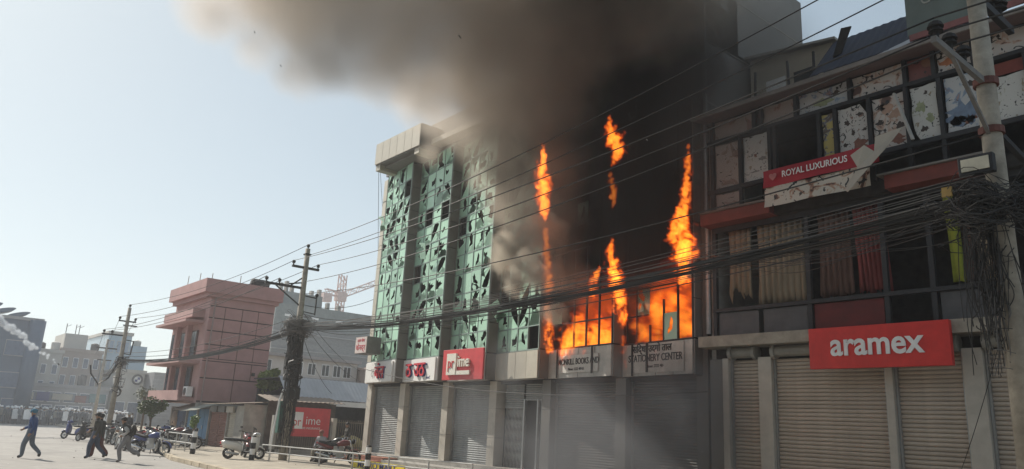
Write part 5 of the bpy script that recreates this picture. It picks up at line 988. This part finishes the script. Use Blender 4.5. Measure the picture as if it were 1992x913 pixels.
o = m_.build('crowd', [cl('uniform', (.06, .075, .10)), LETW, SKIN, cl('khaki', (.22, .21, .18)), cl('greyc', (.2, .21, .23)), BLACK]); kind(o, 'stuff'); o['label'] = 'distant crowd of helmeted people lined across the street'; o['category'] = 'crowd'
# ------------------------------------------------------------------ plants
def tree(name, label, x, y, h, cr, mat, nleaf, seed, zc=None, sq=1., ls=.11, cat='tree', gaps=.0):
    rg = random.Random(seed); t = thing(name, label, cat, (x, y, .1)); zc = zc or h - cr * .8; m_ = MB()
    m_.tube([(x, y, .05), (x + rg.uniform(-.1, .1), y, zc * .5), (x, y, zc)], [.05 + h * .012, .04 + h * .009, .03], 7)
    cl_ = []
    for k in range(9):
        a, e = rg.uniform(0, 6.28), rg.uniform(-.3, 1.2); d = cr * rg.uniform(.35, .8); p = (x + d * math.cos(a) * math.cos(e), y + d * math.sin(a) * math.cos(e), zc + d * math.sin(e) * sq); cl_.append((p, cr * rg.uniform(.28, .5))); m_.tube([(x, y, zc * rg.uniform(.6, .95)), ((x + p[0]) / 2, (y + p[1]) / 2, (zc + p[2]) / 2), p], [.035, .022, .01], 5)
    m_.build('trunk', BARK, t); m_ = MB()
    for k in range(nleaf):
        p, r_ = rg.choice(cl_); v = Vector((rg.gauss(0, 1), rg.gauss(0, 1), rg.gauss(0, 1))).normalized() * r_ * rg.uniform(.3, 1.1); c_ = Vector(p) + Vector((v.x, v.y, v.z * sq)); a = Vector((rg.gauss(0, 1), rg.gauss(0, 1), rg.gauss(0, .6))).normalized(); b = a.orthogonal().normalized() * ls * .45; a *= ls * rg.uniform(.6, 1.2)
        m_.add([c_ - a, c_ + b, c_ + a, c_ - b], [(0, 1, 2, 3)])
    m_.build('crown', mat, t); return t
tree('tree', 'yellow green leafy tree showing between the pink house and the wrapped pole', -46.6, 19.0, 4.9, 1.0, LEAFY, 2200, 1, zc=3.9, ls=.16); tree('tree', 'small dark green street tree by the blue shop, its crown over the motorcycles', -47.5, 12.7, 2.6, .75, LEAF, 1300, 2, zc=1.95, ls=.1)
tree('sapling', 'little bright green sapling behind the striped bollard', -40.3, 12.9, 1.9, .32, mk('leaf_bright', (.12, .20, .03), .6, .3, 6), 420, 3, zc=1.35, sq=1.6, ls=.09, cat='sapling'); tree('bush', 'sparse grey green bush by the slim pole', -56.5, 14.6, 3.4, .9, mk('leaf_grey', (.15, .17, .12), .7, .3, 6), 420, 4, zc=2.6, ls=.1, cat='bush')

# loose stones and paper scraps on road and pavement
rg = random.Random(77); m_ = MB()
for k in range(80):
    x = rg.uniform(-60, -26); y = rg.uniform(2, 16); z = .122 if y > 11.5 else .002; r_ = rg.uniform(.012, .04); m_.mi = 0 if rg.random() < .7 else 1
    m_.ball((x, y, z + r_ * .3), r_, 5, 4, (rg.uniform(.7, 1.5), rg.uniform(.7, 1.3), .5 if m_.mi == 0 else .12))
o = m_.build('road_litter', [CABLEG, LETW]); kind(o, 'stuff'); o['label'] = 'small stones and paper scraps scattered over road and pavement'; o['category'] = 'litter'
# ------------------------------------------------------------------ fire, smoke, haze
def volume(name, blobs, vox, mat, nscale=.6, namp=1.2, gain=2., detail=5, stretch=(1, 1, 1), pad=1.15, dist=0., smooth=.3, rough=.55, seed=0., ell=(1, 1, 1), lo=None, hi=None, n2=0., a2=0.):
    a = np.array([b[:3] for b in blobs]); r = np.array([b[3] for b in blobs])[:, None] * np.array(ell) * pad
    lo_ = (a - r).min(0); hi_ = (a + r).max(0)
    if lo is not None: lo_ = np.maximum(lo_, lo)
    if hi is not None: hi_ = np.minimum(hi_, hi)
    lo, hi = lo_, hi_
    org = ((lo + hi) / 2); org[2] = lo[2]
    ng = bpy.data.node_groups.new(name, 'GeometryNodeTree'); ng.interface.new_socket('Geometry', in_out='INPUT', socket_type='NodeSocketGeometry'); ng.interface.new_socket('Geometry', in_out='OUTPUT', socket_type='NodeSocketGeometry')
    N = ng.nodes; K = ng.links.new; out = N.new('NodeGroupOutput'); pos = N.new('GeometryNodeInputPosition'); acc = None
    def M(op, a_, b_=None, c_=None, clamp=False):
        n = N.new('ShaderNodeMath'); n.operation = op; n.use_clamp = clamp
        for i, v in enumerate((a_, b_, c_)):
            if v is None: continue
            if isinstance(v, (int, float)): n.inputs[i].default_value = v
            else: K(v, n.inputs[i])
        return n.outputs[0]
    def V(op, a_, b_):
        n = N.new('ShaderNodeVectorMath'); n.operation = op
        for i, v in enumerate((a_, b_)):
            if v is None: continue
            if isinstance(v, tuple): n.inputs[i].default_value = v
            else: K(v, n.inputs[i])
        return n
    for x, y, z, rr in blobs:
        d = V('LENGTH', V('DIVIDE', V('SUBTRACT', pos.outputs[0], (float(x - org[0]), float(y - org[1]), float(z - org[2]))).outputs[0], tuple(float(rr * e) for e in ell)).outputs[0], None)
        s_ = M('SUBTRACT', 1., d.outputs['Value']); acc = s_ if acc is None else M('SMOOTH_MAX', acc, s_, smooth)
    sv = V('MULTIPLY', V('ADD', pos.outputs[0], (seed, seed * 2.3, seed * 5.1)).outputs[0], tuple(stretch))
    n = N.new('ShaderNodeTexNoise'); n.inputs['Scale'].default_value = nscale; n.inputs['Detail'].default_value = detail; n.inputs['Roughness'].default_value = rough; n.inputs['Distortion'].default_value = dist; K(sv.outputs[0], n.inputs['Vector'])
    f = M('ADD', acc, M('MULTIPLY_ADD', n.outputs[0], namp, -.5 * namp)); 
    if a2:
        nn = N.new('ShaderNodeTexNoise'); nn.inputs['Scale'].default_value = n2; nn.inputs['Detail'].default_value = 3; nn.inputs['Distortion'].default_value = 1.5; K(sv.outputs[0], nn.inputs['Vector']); f = M('ADD', f, M('MULTIPLY_ADD', nn.outputs[0], a2, -.5 * a2))
    f = M('MULTIPLY', f, gain, clamp=True)
    v = N.new('GeometryNodeVolumeCube'); K(f, v.inputs['Density']); v.inputs['Min'].default_value = tuple(lo - org); v.inputs['Max'].default_value = tuple(hi - org)
    for i, ax in enumerate('XYZ'): v.inputs['Resolution ' + ax].default_value = int(max(8, (hi[i] - lo[i]) / vox))
    smn = N.new('GeometryNodeSetMaterial'); K(v.outputs[0], smn.inputs[0]); smn.inputs['Material'].default_value = mat; K(smn.outputs[0], out.inputs[0])
    me = bpy.data.meshes.new(name); me.materials.append(mat); o = bpy.data.objects.new(name, me); col.objects.link(o); o.location = org; md = o.modifiers.new('volume', 'NODES'); md.node_group = ng
    o['kind'] = 'stuff'; return o
def smoke_mat(name, rgb, dens, aniso=.0):
    m = bpy.data.materials.new(name); m.use_nodes = True; t = m.node_tree; t.nodes.clear(); o = t.nodes.new('ShaderNodeOutputMaterial'); p = t.nodes.new('ShaderNodeVolumePrincipled'); t.links.new(p.outputs[0], o.inputs['Volume'])
    p.inputs['Color'].default_value = (*rgb, 1); p.inputs['Density'].default_value = dens; p.inputs['Anisotropy'].default_value = aniso; return m
def flame_mat(name, stren, c0=(1, .065, .003), c1=(1, .15, .007), c2=(1, .27, .022)):
    m = bpy.data.materials.new(name); m.use_nodes = True; t = m.node_tree; t.nodes.clear(); N = t.nodes; K = t.links.new; o = N.new('ShaderNodeOutputMaterial'); e = N.new('ShaderNodeEmission'); a = N.new('ShaderNodeAttribute'); a.attribute_name = 'density'
    r = N.new('ShaderNodeValToRGB'); r.color_ramp.elements[0].color = (*c0, 1); r.color_ramp.elements[0].position = .05; r.color_ramp.elements[1].color = (*c2, 1); r.color_ramp.elements[1].position = .95; x = r.color_ramp.elements.new(.5); x.color = (*c1, 1); K(a.outputs['Fac'], r.inputs[0]); K(r.outputs[0], e.inputs[0])
    mm = N.new('ShaderNodeMath'); mm.operation = 'MULTIPLY'; K(a.outputs['Fac'], mm.inputs[0]); mm.inputs[1].default_value = stren; K(mm.outputs[0], e.inputs[1]); K(e.outputs[0], o.inputs['Volume']); return m
FM = flame_mat('flame', 6.); FM3 = flame_mat('flame_faint', 1.6)
def chain(pts, step=.35):
    out = []
    for a, b in zip(pts, pts[1:]):
        d = math.dist(a[:3], b[:3]); n = max(1, int(d / (step * max(.2, min(a[3], b[3])) * 2.2)))
        for k in range(n): out.append(tuple(a[i] + (b[i] - a[i]) * k / n for i in range(4)))
    return out + [pts[-1]]
def flame(label, pts, mat=FM, seed=1., vox=.026, gain=1.8, namp=2.6, nscale=2.6, stretch=(1, .12, .55), ell=(1.25, .4, 1.35), k_=.68):
    pts = [(a, b, c_, r_ * k_) for a, b, c_, r_ in pts]; o = volume('flame', chain(pts), vox, mat, nscale, namp, gain, 5, stretch, 1.35, 1.2, .15, .62, seed, ell, n2=nscale * 2.6, a2=2.6); o['label'] = label; o['category'] = 'flame'; o['group'] = 'flames on the building'; return o
flame('tall orange flame licking up the pier left of the black smoke', [(-17.54, 15.70, 8.63, 0.18), (-17.71, 15.70, 9.35, 0.39), (-17.81, 15.70, 9.99, 0.39), (-17.77, 15.70, 10.64, 0.24), (-17.78, 15.70, 11.14, 0.13)], seed=2)
flame('faint pinkish flame below the tall left one', [(-17.27, 15.70, 6.27, 0.27), (-17.41, 15.70, 7.25, 0.23), (-17.50, 15.70, 8.13, 0.20)], FM3, 3, namp=1.5)
flame('flame at the left edge of the burning window row', [(-19.75, 18.1, 4.75, .22), (-19.7, 18.0, 5.6, .26), (-19.75, 17.95, 6.6, .24)], flame_mat('flame_mid', 5.), 4)
flame('topmost flame floating in the black smoke', [(-14.68, 15.8, 9.87, .16), (-14.52, 15.8, 10.2, .34), (-14.74, 15.8, 10.71, .34), (-14.9, 15.8, 11.1, .22), (-14.86, 15.8, 11.35, .12)], seed=5)
flame('small dim flame below the topmost flame', [(-14.65, 15.8, 8.56, .17), (-14.66, 15.8, 8.9, .2), (-14.82, 15.8, 9.49, .14)], FM3, 6)
flame('large flame at the right corner of the burning bays', [(-12.76, 16.70, 6.17, 0.28), (-12.84, 16.70, 6.92, 0.47), (-12.92, 16.70, 7.68, 0.44), (-12.77, 16.70, 8.45, 0.25), (-12.63, 16.70, 9.10, 0.19), (-12.62, 16.70, 9.78, 0.15), (-12.59, 16.70, 10.06, 0.08)], seed=7)
flame('bright yellow flame climbing out of the middle of the windows', [(-15.02, 16.70, 5.27, 0.19), (-15.16, 16.70, 5.83, 0.31), (-15.34, 16.70, 6.48, 0.34), (-15.57, 16.70, 7.15, 0.27), (-15.48, 16.70, 7.72, 0.11)], flame_mat('flame_bright', 9.), 8)
flame('row of flames behind the left window bars', [(-19.3, 18.6, 5.0, .45), (-18.5, 18.6, 5.1, .5), (-17.7, 18.7, 5.1, .5), (-17.1, 18.65, 5.0, .45)], flame_mat('flame_window', 3.), 9, .035, 1.8, 2.4, 2.0, (1, .12, .5), (1, .4, 1.8), k_=1.)
flame('wall of fire inside the right burning window', [(-15.9, 18.7, 5.2, .5), (-15.3, 18.7, 5.6, .7), (-14.7, 18.7, 5.5, .8), (-14.2, 18.65, 5.2, .55)], flame_mat('flame_wall', 1.6), 10, .04, 1.5, 2.2, 1.6, (1, .12, .6), (1, .4, 1.6), k_=1.)
flame('dull red glow filling the upper part of the burning windows', [(-18.8, 19.2, 6.3, .8), (-17.5, 19.2, 6.3, .9), (-15.6, 19.2, 6.6, .9), (-14.6, 19.2, 6.6, .8)], flame_mat('flame_red', .2, (.8, .03, .003), (1, .06, .004), (1, .14, .01)), 11, .07, 2, 1.0, 1.2, (1, 1, .7), (1, .8, 1.2), k_=1.)
flame('small flame left of the bright yellow flame', [(-16.28, 16.70, 6.18, 0.19), (-16.28, 16.70, 6.56, 0.23), (-16.05, 16.70, 6.84, 0.13)], seed=12)
CORE = [(-15.4,17.7,6.8,1.4),(-15.1,17.6,8.4,2.0),(-15.1,17.5,10.3,2.4),(-15.2,17.4,12.2,2.6),(-16.0,17.2,14.3,2.8),(-14.2,17.5,13.2,2.3),(-17.4,17.4,12.9,2.2),(-13.7,17.4,14.6,2.2),(-17.0,17.6,10.7,1.7),(-16.8,17.7,8.7,1.4),(-13.9,17.6,8.8,1.5),(-15.2,17.0,16.6,3.0),(-17.4,16.6,16.0,2.5)]
DARK = [(-16.8,16.0,15.3,2.4),(-18.4,15.5,15.3,2.2),(-18.4,14.5,16.2,2.6),(-18.1,16.3,13.7,1.9),(-20.0,16.2,14.3,1.6),(-18.3,16.8,12.0,1.4),(-15.1,15.0,16.1,3.0),(-18.5,17.1,10.4,1.1),(-20.7,15.2,15.5,1.6),(-18.0,17.2,8.6,0.9)]
PLUME = [(-27.3,7.2,16.6,1.5),(-26.6,8.6,15.6,1.2),(-24.9,9.6,14.2,1.1),(-25.7,16.9,14.6,1.2),(-23.0,16.6,13.7,1.5),(-21.0,16.9,12.6,1.6),(-19.7,17.2,10.1,1.3),(-21.1,17.2,10.2,1.2),(-27.2,17.2,13.8,0.7),(-22.5,17.2,11.8,1.1),(-20.2,17.3,8.5,1.0),(-17.9,16.2,13.1,2.2),(-17.5,15.0,14.4,3.0),(-18.2,13.5,14.9,3.2),(-20.6,16.5,13.6,2.0),(-21.2,14.5,14.6,2.4),(-19.4,12.0,15.1,3.2),(-22.3,12.0,14.9,2.2),(-22.1,10.5,15.8,3.0),(-24.0,9.5,15.4,2.0),(-25.3,9.0,17.7,3.0),(-27.8,8.0,18.6,2.2),(-24.5,15.0,15.0,1.6),(-23.0,10.0,14.0,1.3),(-18.1,17.0,10.9,1.5),(-20.0,17.2,11.4,1.2),(-20.7,17.4,9.8,1.0),(-18.4,17.3,8.7,1.2),(-17.8,17.3,6.7,0.9),(-16.6,11.0,16.0,4.0),(-19.6,9.0,16.9,4.0),(-15.3,14.0,16.8,4.0),(-12.4,15.5,16.0,3.5),(-23.7,7.0,18.7,3.0),(-22.6,16.5,13.4,1.5),(-20.9,16.0,13.8,1.9),(-24.0,17.0,13.6,.9),(-21.4,17.0,12.2,1.0),(-20.1,17.0,11.6,1.2),(-19.2,16.8,12.4,1.9),(-19.4,17.1,10.2,1.3),(-22.0,16.4,14.4,1.7),(-18.6,17.1,9.4,1.4),(-15,6,22,6),(-8,9.5,20.5,5),(-10,3,24,6),(-20,2,23,5),(-2,7,22,5.5),(-13,12,20,4.5)]  # last large blobs: unseen smoke overhead, added to shade the right building
CURL = [(-19.26,16.00,8.04,0.86),(-19.88,16.00,7.63,0.65),(-18.42,16.00,7.20,0.76),(-19.13,16.00,6.59,0.54),(-17.66,16.00,6.68,0.76),(-18.05,16.00,8.04,0.86),(-17.28,16.00,5.56,0.54)]
STREET = [(-22.4,17.0,2.8,1.2),(-21.0,17.3,3.9,1.0),(-20.7,16.5,1.2,1.2),(-17.2,16.5,1.2,1.9),(-15.4,16.8,1.9,1.8),(-13.7,16.8,2.0,2.2),(-12.8,17.0,2.8,1.5),(-14.0,17.4,3.3,1.2),(-17.6,17.5,3.0,1.1),(-14.2,16.0,1.3,2.2)]
FAC = [(-21.0,16.9,13.0,1.4),(-19.4,16.8,12.9,1.6),(-21.1,17.1,11.4,1.1),(-19.3,17.1,11.0,1.2),(-20.6,17.3,9.7,0.9),(-18.9,17.3,9.2,1.0),(-18.3,17.4,7.5,0.8),(-21.7,16.6,14.0,1.3),(-22.9,16.2,14.9,1.2),(-17.6,17.0,10.7,1.3)]
VEIL = [(-9.6,16.5,11.8,1.6),(-9.8,16.8,9.9,1.3),(-11.8,17.0,10.6,2.0),(-11.3,16.8,12.4,2.2),(-12.1,17.2,8.7,1.3),(-12.5,17.4,7.0,0.9)]
def smk(name, label, *a, **k): o = volume(name, *a, **k); o['label'] = label; o['category'] = 'smoke'; return o
smk('black_smoke', 'dense black smoke boiling out of the burning bays', CORE, .15, smoke_mat('smoke_black', (.07, .065, .062), 2.4), .5, 1.3, 1.2, 5, seed=1, n2=1.4, a2=.7, ell=(1, .5, 1), smooth=.2)
smk('dark_smoke', 'dark brown smoke between the black column and the pale plume', DARK, .18, smoke_mat('smoke_dark', (.20, .175, .155), 1.1), .42, 1.3, 1.2, 5, seed=1.5, n2=1.2, a2=.6)
smk('smoke_plume', 'huge brown grey smoke plume drifting left across the sky', PLUME, .2, smoke_mat('smoke_brown', (.80, .70, .60), .72, .2), .32, 1.3, 1.3, 6, seed=2., n2=1.1, a2=.45)
smk('facade_smoke', 'thick brown smoke hiding the fourth glass bay', FAC, .13, smoke_mat('smoke_facade', (.34, .295, .255), 1.3), .6, 1.5, 1.2, 5, seed=8., n2=1.8, a2=.6)
smk('grey_smoke', 'pale grey billow of smoke at the edge of the glass bays', CURL, .06, smoke_mat('smoke_pale', (.80, .73, .62), 3.), 1.3, 1.7, 1.6, 6, seed=3., n2=4., a2=.5)
smk('street_smoke', 'thin bluish smoke drifting over the shutters at street level', STREET, .15, smoke_mat('smoke_blue', (.27, .285, .31), .46), .5, 2.2, 1.2, 5, seed=4.)
smk('smoke_veil', 'thin dark smoke veil in front of the right building corner', VEIL, .2, smoke_mat('smoke_veil', (.16, .155, .15), .3), .4, .8, 1.2, 4, seed=5.)
TEAR = [(-61.77,5.36,7.48,.28),(-61.7,6.11,7.22,.26),(-61.64,6.66,6.86,.24),(-61.56,7.4,6.38,.2),(-61.49,7.92,5.87,.17),(-61.41,8.53,5.5,.13),(-61.33,9.09,5.13,.1),(-61.24,9.71,4.76,.05)]
smk('tear_gas_trail', 'white smoke trail of a canister arcing in front of the slate building', [(a + rnd(-.1, .1), b + rnd(-.12, .12), c_ + rnd(-.12, .12), r_ * rnd(.8, 1.5)) for a, b, c_, r_ in chain(TEAR, .5)], .045, smoke_mat('smoke_white', (.9, .94, .99), 6.), 2.2, 2.0, 2., 5, seed=6.)
m_ = MB(); m_.tube([(-61.24, 9.68, 4.78), (-61.2, 9.78, 4.66)], .04, 8); tag(m_.build('gas_canister', STEELD), 'small dark canister at the tip of the white smoke trail', 'canister')
for k, (p, l_) in enumerate((((-19.05, 6.11, 12.07), 'charred scrap drifting left of the plume, near the top edge'), ((-18.79, 6.86, 11.24), 'small charred scrap below the plume edge'), ((-16.57, 11.19, 12.97), 'largest charred scrap in front of the brown plume'), ((-16.72, 10.98, 12.78), 'tiny charred scrap next to the largest one'), ((-12.69, 15.0, 9.8), 'pale ash flake in front of the black smoke'))):
    rg = random.Random(k); s_ = (.06, .06, .11, .04, .03)[k]; m_ = MB(); m_.add([(p[0] - s_, p[1], p[2] + s_), (p[0], p[1] - .02, p[2] + s_ * .4), (p[0] + s_ * .8, p[1], p[2] - s_ * .9), (p[0] - s_ * .1, p[1] + .03, p[2] - s_ * .3)], [(0, 1, 2, 3)]); o = m_.build('charred_scrap', SOOT_SHADE if k < 4 else LETW); o.modifiers.new('solid', 'SOLIDIFY').thickness = .01; tag(o, l_, 'debris', 'scraps in the air')
smk('gas_haze', 'thin bluish gas cloud hanging over the distant crowd', [(-78, 8, 3, 10), (-88, 14, 4, 11), (-86, 3, 4, 10), (-96, 20, 4, 9), (-72, 12, 2, 6)], .8, smoke_mat('smoke_gas', (.80, .90, 1.0), .004, .2), .12, .8, 1.0, 4, seed=7., lo=(-103, -14, .05), hi=(-58, 34, 12))
hz = MB(); hz.box(-330, 130, -130, 210, -1, 38); o = hz.build('haze', smoke_mat('haze', (.93, .95, 1.0), .0011, .25)); kind(o, 'stuff')
for ob in sc.objects:
    if ob.type == 'MESH' and ob.data.materials and ob.data.materials[0] and ob.data.materials[0].name == 'haze': ob.data.materials[0].cycles.homogeneous_volume = True
